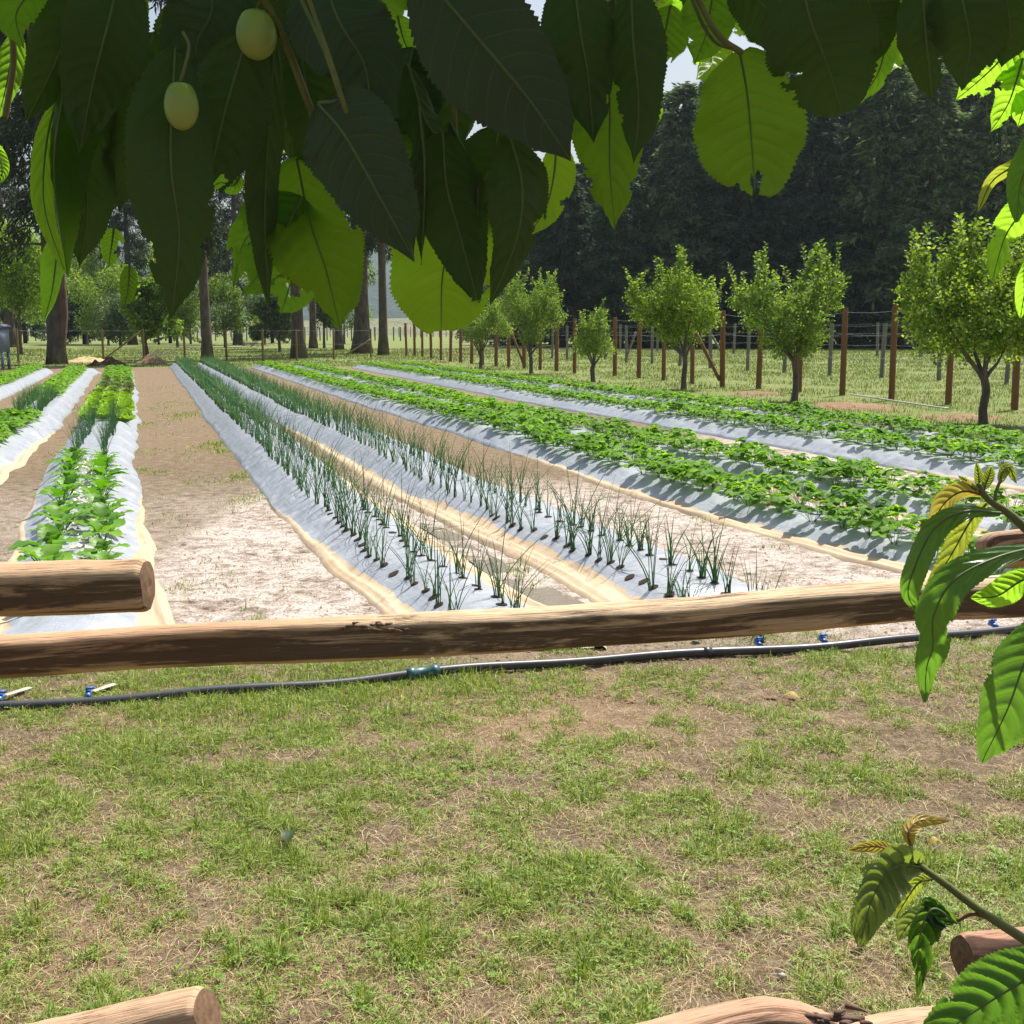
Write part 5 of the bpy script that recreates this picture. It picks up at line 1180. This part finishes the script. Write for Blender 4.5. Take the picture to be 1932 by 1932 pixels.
# large bright-rimmed leaf
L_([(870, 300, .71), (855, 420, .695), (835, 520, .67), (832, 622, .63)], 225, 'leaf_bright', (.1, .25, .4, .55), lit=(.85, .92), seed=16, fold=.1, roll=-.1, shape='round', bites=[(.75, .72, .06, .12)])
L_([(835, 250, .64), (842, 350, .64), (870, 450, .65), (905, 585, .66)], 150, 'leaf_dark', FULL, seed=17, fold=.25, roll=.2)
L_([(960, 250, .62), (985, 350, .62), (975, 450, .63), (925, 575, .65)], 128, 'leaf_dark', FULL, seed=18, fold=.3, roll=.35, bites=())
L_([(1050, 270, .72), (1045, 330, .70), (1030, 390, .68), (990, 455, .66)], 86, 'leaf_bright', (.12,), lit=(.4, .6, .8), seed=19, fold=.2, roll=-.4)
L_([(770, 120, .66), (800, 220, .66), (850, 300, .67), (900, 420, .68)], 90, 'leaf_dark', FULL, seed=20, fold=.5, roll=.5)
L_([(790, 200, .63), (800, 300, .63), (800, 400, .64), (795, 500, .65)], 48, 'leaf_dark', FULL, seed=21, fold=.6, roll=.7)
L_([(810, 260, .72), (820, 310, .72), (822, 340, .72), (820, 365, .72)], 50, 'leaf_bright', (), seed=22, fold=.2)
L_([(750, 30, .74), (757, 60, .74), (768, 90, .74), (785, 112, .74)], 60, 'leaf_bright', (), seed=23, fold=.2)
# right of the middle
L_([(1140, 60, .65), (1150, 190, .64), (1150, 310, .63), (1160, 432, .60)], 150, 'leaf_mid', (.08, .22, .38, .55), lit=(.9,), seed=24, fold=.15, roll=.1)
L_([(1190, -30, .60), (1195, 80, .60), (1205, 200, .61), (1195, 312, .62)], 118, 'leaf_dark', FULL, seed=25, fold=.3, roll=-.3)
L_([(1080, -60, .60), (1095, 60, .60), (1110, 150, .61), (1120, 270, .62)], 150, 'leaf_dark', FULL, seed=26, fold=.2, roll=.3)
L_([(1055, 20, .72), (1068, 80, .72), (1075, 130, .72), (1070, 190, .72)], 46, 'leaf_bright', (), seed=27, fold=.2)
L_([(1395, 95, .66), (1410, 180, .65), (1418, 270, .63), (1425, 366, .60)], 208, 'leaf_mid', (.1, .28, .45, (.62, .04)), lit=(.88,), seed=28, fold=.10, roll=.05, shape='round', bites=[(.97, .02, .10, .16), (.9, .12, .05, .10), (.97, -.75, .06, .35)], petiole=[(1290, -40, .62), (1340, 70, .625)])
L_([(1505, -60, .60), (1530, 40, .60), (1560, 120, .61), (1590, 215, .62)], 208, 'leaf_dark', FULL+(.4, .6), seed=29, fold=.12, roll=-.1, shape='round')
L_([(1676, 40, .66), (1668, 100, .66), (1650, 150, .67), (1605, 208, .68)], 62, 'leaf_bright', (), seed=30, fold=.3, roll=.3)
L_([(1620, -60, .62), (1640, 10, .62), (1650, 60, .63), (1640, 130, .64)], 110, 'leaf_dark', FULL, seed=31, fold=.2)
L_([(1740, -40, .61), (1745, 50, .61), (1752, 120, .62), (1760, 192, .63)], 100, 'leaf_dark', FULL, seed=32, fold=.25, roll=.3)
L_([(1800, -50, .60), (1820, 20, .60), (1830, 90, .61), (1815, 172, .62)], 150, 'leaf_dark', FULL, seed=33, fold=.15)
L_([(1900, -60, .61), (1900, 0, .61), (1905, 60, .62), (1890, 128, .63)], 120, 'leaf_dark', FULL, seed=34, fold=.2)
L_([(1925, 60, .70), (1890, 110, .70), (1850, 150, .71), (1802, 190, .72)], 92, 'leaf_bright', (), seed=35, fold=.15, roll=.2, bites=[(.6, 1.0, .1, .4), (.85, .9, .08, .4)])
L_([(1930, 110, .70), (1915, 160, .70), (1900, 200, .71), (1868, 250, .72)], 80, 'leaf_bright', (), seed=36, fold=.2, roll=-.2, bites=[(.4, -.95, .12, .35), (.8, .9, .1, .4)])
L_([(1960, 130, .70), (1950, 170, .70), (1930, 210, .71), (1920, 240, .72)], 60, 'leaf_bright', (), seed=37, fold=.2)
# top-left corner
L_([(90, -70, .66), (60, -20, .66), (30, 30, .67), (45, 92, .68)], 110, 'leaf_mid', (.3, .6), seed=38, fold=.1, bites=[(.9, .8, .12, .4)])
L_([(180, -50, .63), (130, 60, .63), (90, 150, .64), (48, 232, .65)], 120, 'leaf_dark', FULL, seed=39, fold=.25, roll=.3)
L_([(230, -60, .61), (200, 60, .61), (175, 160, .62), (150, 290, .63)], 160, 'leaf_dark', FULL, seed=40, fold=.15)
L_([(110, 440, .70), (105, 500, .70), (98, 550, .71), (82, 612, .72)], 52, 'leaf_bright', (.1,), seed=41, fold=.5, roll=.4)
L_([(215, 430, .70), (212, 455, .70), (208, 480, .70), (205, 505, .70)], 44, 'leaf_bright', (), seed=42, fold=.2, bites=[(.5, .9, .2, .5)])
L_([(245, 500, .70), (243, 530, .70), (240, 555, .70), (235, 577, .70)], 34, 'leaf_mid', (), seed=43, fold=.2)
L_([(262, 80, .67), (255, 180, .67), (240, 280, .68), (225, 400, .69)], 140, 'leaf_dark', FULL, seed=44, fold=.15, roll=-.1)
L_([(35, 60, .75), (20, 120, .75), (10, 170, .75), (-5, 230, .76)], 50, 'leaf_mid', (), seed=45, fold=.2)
L_([(-10, 270, .72), (0, 300, .72), (4, 325, .72), (-5, 350, .72)], 30, 'leaf_bright', (), seed=46)
# small folded and torn leaves in the middle, darkest part
L_([(112, 170, .66), (88, 270, .655), (84, 390, .645), (122, 512, .63)], 46, 'leaf_bright', (.1,), lit=(.4, .6, .8), seed=79, fold=.3, roll=.3, shape='long')  # separate bright strip added to stand for the folded leaf's sunlit flap
rb = random.Random(12)
L_([(560, 60, .69), (575, 140, .69), (585, 220, .69), (560, 318, .70)], 120, 'leaf_dark', FULL, seed=89, fold=.2, roll=.2)
L_([(500, 100, .71), (530, 170, .71), (548, 240, .71), (575, 330, .72)], 100, 'leaf_dark', FULL, seed=90, fold=.25, roll=-.2)
L_([(700, 260, .72), (730, 320, .72), (760, 380, .72), (770, 470, .73)], 110, 'leaf_dark', FULL, seed=91, fold=.2, roll=.1)
L_([(290, 60, .72), (270, 160, .72), (290, 260, .72), (260, 420, .73)], 130, 'leaf_dark', FULL, seed=92, fold=.2, roll=.1)
for i_, (u_, v_, h_, w_) in enumerate(((255, 130, 60, 60), (760, 225, 60, 70), (812, 330, 60, 52), (1085, 120, 90, 60), (1100, 60, 60, 50), (1155, 135, 50, 60), (1245, 45, 60, 60), (1330, 120, 60, 50), (1420, 40, 40, 60), (1690, 110, 60, 50), (1815, 75, 50, 60), (965, 280, 60, 50), (540, 260, 60, 40), (690, 300, 70, 60), (440, 175, 50, 50), (1210, 215, 60, 50), (1475, 55, 40, 40), (1880, 60, 60, 60))):
    L_([(u_, v_-h_, .80), (u_+rb.uniform(-10, 10), v_-h_*.5, .795), (u_+rb.uniform(-15, 15), v_, .785), (u_+rb.uniform(-20, 20), v_+h_*.5, .77)], w_*1.5, 'leaf_bright', (), lit=(.3, .6, .9), seed=180+i_, fold=.2, roll=rb.uniform(-.4, .4), nt=60, ns=25)  # small leaves in the sunlit tone, added as bright glimpses between dark ones
L_([(880, 60, .70), (862, 140, .70), (850, 210, .70), (870, 290, .71)], 170, 'leaf_dark', FULL, seed=80, fold=.2, roll=.2)
L_([(780, 90, .70), (770, 150, .70), (765, 220, .70), (780, 290, .71)], 150, 'leaf_blue', FULL, seed=81, fold=.2, roll=-.2)
L_([(940, 240, .69), (930, 300, .69), (905, 370, .70), (915, 470, .70)], 130, 'leaf_dark', FULL, seed=82, fold=.2, roll=.2)
L_([(850, 230, .66), (880, 290, .655), (900, 340, .65), (900, 428, .655)], 46, 'leaf_blue', FULL, seed=83, fold=.7, roll=.8)
L_([(700, 230, .70), (725, 260, .70), (770, 300, .70), (800, 330, .71)], 90, 'leaf_mid', (.3,), seed=84, fold=.2)
L_([(1265, 10, .70), (1255, 60, .70), (1245, 100, .70), (1235, 150, .71)], 90, 'leaf_mid', (.2, .5), seed=85, fold=.2, bites=[(.9, .8, .15, .5)])
L_([(1350, -40, .68), (1340, 20, .68), (1330, 70, .69), (1310, 120, .70)], 110, 'leaf_mid', (.2, .5), seed=86, fold=.2)
L_([(1380, -40, .66), (1440, 10, .66), (1470, 60, .66), (1490, 120, .67)], 120, 'leaf_dark', FULL, seed=87, fold=.2)
L_([(1700, -60, .68), (1720, 10, .68), (1735, 50, .68), (1725, 88, .69)], 70, 'leaf_bright', (.3,), seed=88, fold=.3)
# second layer filling the gaps behind, all round the top
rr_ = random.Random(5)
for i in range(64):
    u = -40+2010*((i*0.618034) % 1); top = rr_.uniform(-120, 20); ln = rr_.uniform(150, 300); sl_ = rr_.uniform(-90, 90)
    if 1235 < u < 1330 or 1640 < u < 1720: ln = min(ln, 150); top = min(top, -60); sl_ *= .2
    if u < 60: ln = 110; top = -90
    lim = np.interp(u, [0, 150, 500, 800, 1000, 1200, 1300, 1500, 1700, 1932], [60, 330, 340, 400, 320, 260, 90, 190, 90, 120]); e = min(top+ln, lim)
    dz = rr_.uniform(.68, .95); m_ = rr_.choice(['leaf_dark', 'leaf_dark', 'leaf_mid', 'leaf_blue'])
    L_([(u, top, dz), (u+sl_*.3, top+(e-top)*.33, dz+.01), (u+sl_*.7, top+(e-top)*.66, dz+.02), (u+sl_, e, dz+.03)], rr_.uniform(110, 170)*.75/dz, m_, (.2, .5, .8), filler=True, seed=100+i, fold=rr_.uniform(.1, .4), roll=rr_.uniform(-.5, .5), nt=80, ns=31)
# fruits
for (u, v, dd, ru, rv, st) in ((484, 63, .615, 38, 48, (500, -40)), (342, 198, .585, 32, 46, (345, 60)), (1682, -18, .64, 30, 30, (1690, -90))):
    c = D(u, v, dd); rx = ru*dd/F; rz_ = rv*dd/F; th = np.linspace(0, pi, 20); 
    prof = np.sin(th)*(1+.05*np.cos(th)); z = -np.cos(th); z = z-.12*np.exp(-((z-1)/.12)**2)
    a = np.linspace(0, 2*pi, 28, endpoint=False); V = np.stack([prof[:, None]*np.cos(a)*rx, prof[:, None]*np.sin(a)*rx, z[:, None]*rz_+0*a[None]], -1).reshape(-1, 3)
    fo = obj('cherry', mesh('cherry', V, grid_faces(20, 28, True), M['cherry'], True), ct, c-r0); fo['label'] = 'unripe yellowish green cherry'
    s = D(st[0], st[1], dd); obj('stalk', MB().tube(crom([np.array([0, 0, rz_*.85]), (s-c)*.5+[.004, 0, .01], s-c], 10), .0009, 6).mesh('stalk', M['stem'], True), fo)
# twigs, limb and trunk (trunk stands behind and to the right of the viewer)
mb = MB()
for (p0, p1, p2, r_) in ((D(470, -40, .6), D(530, 60, .62), D(620, 300, .66), .0022), (D(560, -60, .56), D(610, 80, .565), D(655, 215, .57), .0017), (D(860, -80, .62), D(850, 60, .64), D(860, 280, .67), .002), (D(1290, -60, .6), D(1350, 60, .62), D(1400, 100, .63), .0018), (D(20, 30, .7), D(25, 120, .72), D(10, 220, .74), .002), (D(1700, -80, .62), D(1690, -20, .63), D(1680, 30, .66), .002)):
    obj('twig', MB().tube(crom([p0, p1, p2], 14)-r0, r_, 6).mesh('twig', M['stem'], True), ct)
zt = D(966, -160, .62)
limbs = [[(1.32, -.85, 1.5), (.9, -.2, 2.05), (.3, .45, float(zt[2])+.16), (-.25, .62, float(zt[2])+.12), (-.6, .75, float(zt[2])+.02)], [(.9, -.2, 2.05), (.75, .4, 2.0), (.55, .9, 1.98), (.3, 1.3, 2.1)], [(.3, .45, float(zt[2])+.16), (.1, .9, 2.15), (-.3, 1.2, 2.25)]]
for q, l in enumerate(limbs): obj('limb', MB().tube(crom([np.array(a)-r0 for a in l], 24), np.linspace(.035-.01*q, .005, 24), 10, rough=.1, seed=q).mesh('limb', M['bark'], True), ct)
obj('trunk', MB().tube(crom([(0, 0, -.2), (.02, .02, .6), (0, .03, 1.2), (-.03, .05, 1.55)], 16), np.linspace(.11, .075, 16), 14, rough=.15, seed=3).mesh('trunk', M['bark'], True), ct)
# unseen crown above the frame, with leaves added sunward to shade the hanging ones
ro = np.random.default_rng(77); Vv = []; Ff = []; n0 = 0; uvs = []
def mass_leaf(c, L, W, nrm):
    global n0
    a = ro.normal(0, 1, 3); T = a-nrm*np.dot(a, nrm); T /= np.linalg.norm(T); s = np.cross(nrm, T); t = np.linspace(0, 1, 7); wf = np.sin(pi*t**.85)**.65; 
    mid = c+T*((t[:, None]-.5)*L)-nrm*(.06*L*(t[:, None]*2-1)**2); V = np.stack([mid+s*(q*W/2*wf)[:, None]+nrm*(.12*abs(q)*W*wf)[:, None] for q in (-1, 0, 1)], 1).reshape(-1, 3)
    Vv.append(V); Ff.append(grid_faces(7, 3)+n0); n0 += len(V); uvs.append(np.stack([np.repeat(t[:, None], 3, 1), np.repeat(np.array([[-1., 0, 1]]), 7, 0)], -1).reshape(-1, 2))
def in_view(c, m=.03):
    q = c-CAMP; dd = q@FW
    if dd < .05: return False
    u = 966+F*(q@RT)/dd; v = 966-F*(q@UP)/dd; mm = m*F/dd
    return -mm < u < 1932+mm and v > -mm and v < 1932+mm
for (c, sh) in occl:
    s = sh*ro.uniform(.75, 1.3); q = c+SUNV*s
    while in_view(q, .075): s += .03; q = c+SUNV*s
    nrm = SUNV+ro.normal(0, .35, 3); nrm /= np.linalg.norm(nrm); bl = blocks(q, .042); mass_leaf(q+ro.normal(0, .006, 3), ro.uniform(.13, .16)*(.62 if bl else 1), ro.uniform(.085, .10)*(.62 if bl else 1), nrm)
for j in range(420):
    c = np.array([ro.uniform(-.7, 1.0), ro.uniform(-.1, 1.25), ro.uniform(1.93, 2.45)])
    if in_view(c, .08) or np.linalg.norm(c-CAMP) < .35 or blocks(c, .075): continue
    nrm = np.array([0, 0, 1])+ro.normal(0, .5, 3); nrm /= np.linalg.norm(nrm); mass_leaf(c, ro.uniform(.10, .15), ro.uniform(.06, .09), nrm)
o = obj('shade_leaf_mass', mesh('shade_leaf_mass', np.vstack(Vv)-r0, [np.vstack(Ff)], M['leaf_mid'], True, uv=np.vstack(uvs)), ct); o['kind'] = 'stuff'

# ---- the young tree reaching in from the right
yb = (.95, .75, 0)
yt = empty('young_fruit_tree', yb, 'young fruit tree reaching in from the right with green and yellow drooping leaves', 'fruit tree'); r0 = np.array(yb)
Y_ = lambda *a, **k: add_leaf(yt, *a, **k)
Y_([(1938, 300, .66), (1905, 318, .66), (1870, 345, .67), (1846, 398, .68)], 30, 'leaf_yel', (), seed=51, fold=.3, roll=.5, shape='long')
Y_([(1950, 340, .66), (1925, 400, .66), (1895, 450, .67), (1872, 530, .68)], 66, 'leaf_bright', ((.15),), seed=52, fold=.3, roll=.3, shape='long')
Y_([(1960, 230, .62), (1945, 290, .62), (1925, 350, .63), (1918, 420, .64)], 60, 'leaf_glossy', ((.3), (.6)), seed=53, fold=.3, shape='long')
Y_([(1950, 470, .66), (1940, 520, .66), (1932, 560, .67), (1925, 600, .68)], 40, 'leaf_bright', (), seed=54, fold=.3, shape='long')
# middle shoot
Y_([(1858, 935, .66), (1815, 928, .66), (1778, 955, .66), (1752, 1010, .67)], 44, 'leaf_or', (), seed=55, fold=.3, roll=.5, shape='long', serr=.03)
Y_([(1862, 950, .665), (1830, 985, .67), (1790, 1055, .675), (1738, 1132, .68)], 44, 'leaf_yel', (), seed=56, fold=.25, roll=.35, shape='long', serr=.11)
Y_([(1888, 968, .64), (1820, 965, .63), (1760, 1000, .63), (1722, 1080, .635), (1714, 1125, .64), (1735, 1160, .645)], 52, 'leaf_glossy', (), seed=57, fold=.25, roll=-.5, shape='long', nt=110)
Y_([(1965, 1030, .62), (1880, 1052, .60), (1800, 1095, .595), (1762, 1160, .60), (1760, 1220, .61), (1748, 1262, .62), (1745, 1325, .63)], 72, 'leaf_glossy', (), seed=58, fold=.2, roll=-.3, shape='long', nt=130, twist=.5)
Y_([(1960, 1080, .64), (1920, 1100, .64), (1880, 1125, .645), (1832, 1128, .65)], 60, 'leaf_bright', (), seed=59, fold=.3, roll=.3, shape='long')
Y_([(1990, 1150, .58), (1938, 1240, .58), (1900, 1340, .585), (1852, 1438, .60)], 118, 'leaf_glossy', ((.3), (.6), (.85)), seed=60, fold=.1, roll=-.1, shape='long')
Y_([(1852, 925, .66), (1848, 910, .66), (1846, 895, .66), (1842, 872, .66)], 20, 'leaf_yel', (), seed=61, fold=.5, shape='long')
Y_([(1856, 925, .66), (1862, 908, .66), (1868, 892, .66), (1870, 880, .66)], 24, 'leaf_yel', (), seed=62, fold=.5, shape='long')
Y_([(1842, 925, .66), (1830, 915, .66), (1820, 905, .66), (1808, 898, .66)], 12, 'leaf_yel', (), seed=63, fold=.4, shape='long')
Y_([(1886, 912, .66), (1892, 890, .66), (1904, 882, .66), (1918, 912, .66)], 26, 'leaf_yel', (), seed=64, fold=.4, roll=.4, shape='long')
mb = MB(); mb.tube(crom([D(2050, 1050, .66), D(1965, 1020, .66), D(1905, 970, .66), D(1862, 940, .66), D(1846, 912, .66)], 20)-r0, np.linspace(.0032, .0016, 20), 8)
mb.tube(crom([D(1880, 952, .66), D(1878, 932, .66), D(1888, 905, .66)], 8)-r0, .0009, 6); obj('shoot', mb.mesh('shoot', M['stem'], True), yt)
# lower shoot
Y_([(1719, 1598, .64), (1714, 1570, .64), (1735, 1548, .645), (1792, 1548, .65)], 34, 'leaf_or', (), seed=65, fold=.4, roll=.3, shape='long', serr=.05)
Y_([(1702, 1612, .65), (1670, 1600, .65), (1640, 1598, .655), (1602, 1604, .66)], 24, 'leaf_or', (), seed=66, fold=.2, roll=.2, shape='long')
Y_([(1738, 1636, .64), (1690, 1635, .62), (1648, 1690, .615), (1622, 1785, .63)], 100, 'leaf_grey', (), seed=67, fold=-.45, roll=.25, shape='long', nt=120, vb=.003)
Y_([(1760, 1658, .65), (1735, 1665, .65), (1715, 1690, .655), (1690, 1732, .66)], 30, 'leaf_yel', (), seed=68, fold=.3, roll=.5, shape='long', serr=.1)
Y_([(1805, 1742, .64), (1760, 1715, .63), (1735, 1770, .635), (1730, 1880, .65)], 72, 'leaf_glossy', (), seed=69, fold=.5, roll=-.4, shape='long', nt=120, wav=.09, vb=.004)
Y_([(1790, 1730, .65), (1755, 1740, .65), (1720, 1740, .655), (1695, 1775, .66)], 55, 'leaf_grey', (), seed=70, fold=.4, roll=.5, shape='long', wav=.08)
Y_([(2020, 1800, .56), (1930, 1852, .56), (1840, 1908, .57), (1722, 1990, .58)], 140, 'leaf_glossy', (), seed=71, fold=.15, roll=.2, shape='long', nt=120, vb=.002)
Y_([(1990, 1880, .57), (1930, 1900, .57), (1860, 1930, .58), (1780, 1980, .59)], 110, 'leaf_bright', ((.2),), seed=72, fold=.15, roll=-.2, shape='long')
mb = MB(); mb.tube(crom([D(2050, 1850, .64), D(1932, 1772, .64), D(1850, 1718, .64), D(1780, 1665, .64), D(1738, 1635, .64), D(1722, 1615, .64), D(1718, 1595, .64)], 26)-r0, np.linspace(.0032, .0011, 26), 8); obj('shoot', mb.mesh('shoot', M['stem'], True), yt)
mb = MB(); mb.tube(crom([D(1872, 1735, .64), D(1835, 1725, .64), D(1806, 1738, .64)], 8)-r0, .001, 6); obj('petiole', mb.mesh('petiole', M['stem_red'], True), yt)
mb = MB(); mb.tube(crom([D(1960, 150, .66), D(1955, 280, .66), D(1948, 420, .66), D(1945, 520, .67)], 12)-r0, .002, 6); obj('shoot', mb.mesh('shoot', M['stem'], True), yt)
for l in ([(0, 0, .9), (-.3, -.02, 1.25), tuple(D(2050, 1050, .66)-r0)], [(0, 0, .7), (-.3, -.05, 1.0), tuple(D(2050, 1850, .64)-r0)], [(0, 0, 1.3), (-.3, 0, 1.75), tuple(D(1960, 150, .66)-r0)]):
    obj('limb', MB().tube(crom(l, 16), np.linspace(.014, .0035, 16), 8).mesh('limb', M['bark'], True), yt)
obj('trunk', MB().tube(crom([(0, 0, -.15), (.01, .02, .5), (0, 0, 1.0), (.0, -.01, 1.5), (.03, 0, 2.1)], 20), np.linspace(.028, .008, 20), 10, rough=.1).mesh('trunk', M['bark'], True), yt)

# ---- fallen leaves on the lawn
for (u, v, c_, sz, lab) in ((1492, 1322, 'leaf_or', .05, 'orange-yellow fallen leaf on the lawn below the pipe'), (1622, 1790, 'leaf_or', .03, 'small red-orange fallen leaf beside the lower shoot'), (1765, 1600, 'leaf_or', .03, 'pale tan fallen leaf right of the orange young leaf'), (545, 1590, 'leaf_dark', .05, 'dark curled fallen leaf in the middle of the left lawn')):
    p = P(u, v); z = float(gz(p[0], p[1]))+.03; L = sz*1.6; t = np.linspace(0, 1, 9); a = rnd.uniform(0, 3); W2 = sz*.45*np.sin(pi*t**.9)**.7
    mid = np.stack([(t-.5)*L, 0*t, .02*np.sin(pi*t)], 1); V = np.stack([mid+np.stack([0*t, q*W2, .25*abs(q)*W2], 1) for q in (-1, 0, 1)], 1).reshape(-1, 3)
    o = obj('fallen_leaf', mesh('fallen_leaf', V, grid_faces(9, 3), M[c_], True, uv=np.stack([np.repeat(t[:, None], 3, 1), np.repeat(np.array([[-1., 0, 1]]), 9, 0)], -1).reshape(-1, 2)), None, (p[0], p[1], z), a); tag(o, lab, 'leaf')
for (u, v, r_, lab) in ((1475, 1846, .012, 'small pale pebble on the lawn above the knotted bottom rail'),):
    p = P(u, v); v_ = ico*r_*np.array([1.3, 1, .8]); tag(obj('pebble', mesh('pebble', np.vstack([v_, [[0, 0, -.01]]]), [np.array([[0, 1, 2], [0, 2, 3], [0, 3, 4], [0, 4, 5], [0, 5, 1], [1, 6, 2], [2, 6, 3], [3, 6, 4], [4, 6, 5], [5, 6, 1]])], M['tape'], True), None, (p[0], p[1], float(gz(p[0], p[1]))+.012)), lab, 'pebble')

# ================================================================ HAZE
hm, hn = newmat('haze'); pv = N(hn, 'ShaderNodeVolumePrincipled'); pv.inputs['Color'].default_value = (.72, .86, 1, 1); pv.inputs['Density'].default_value = .00014; pv.inputs['Anisotropy'].default_value = .3
hn.links.new(pv.outputs[0], N(hn, 'ShaderNodeOutputMaterial').inputs['Volume'])
tag(obj('haze', MB().box((0, 3000, 140), (8400, 6400, 290)).mesh('haze', hm)), 'thin blue haze in the air before the far trees and hill', 'haze', kind='stuff')
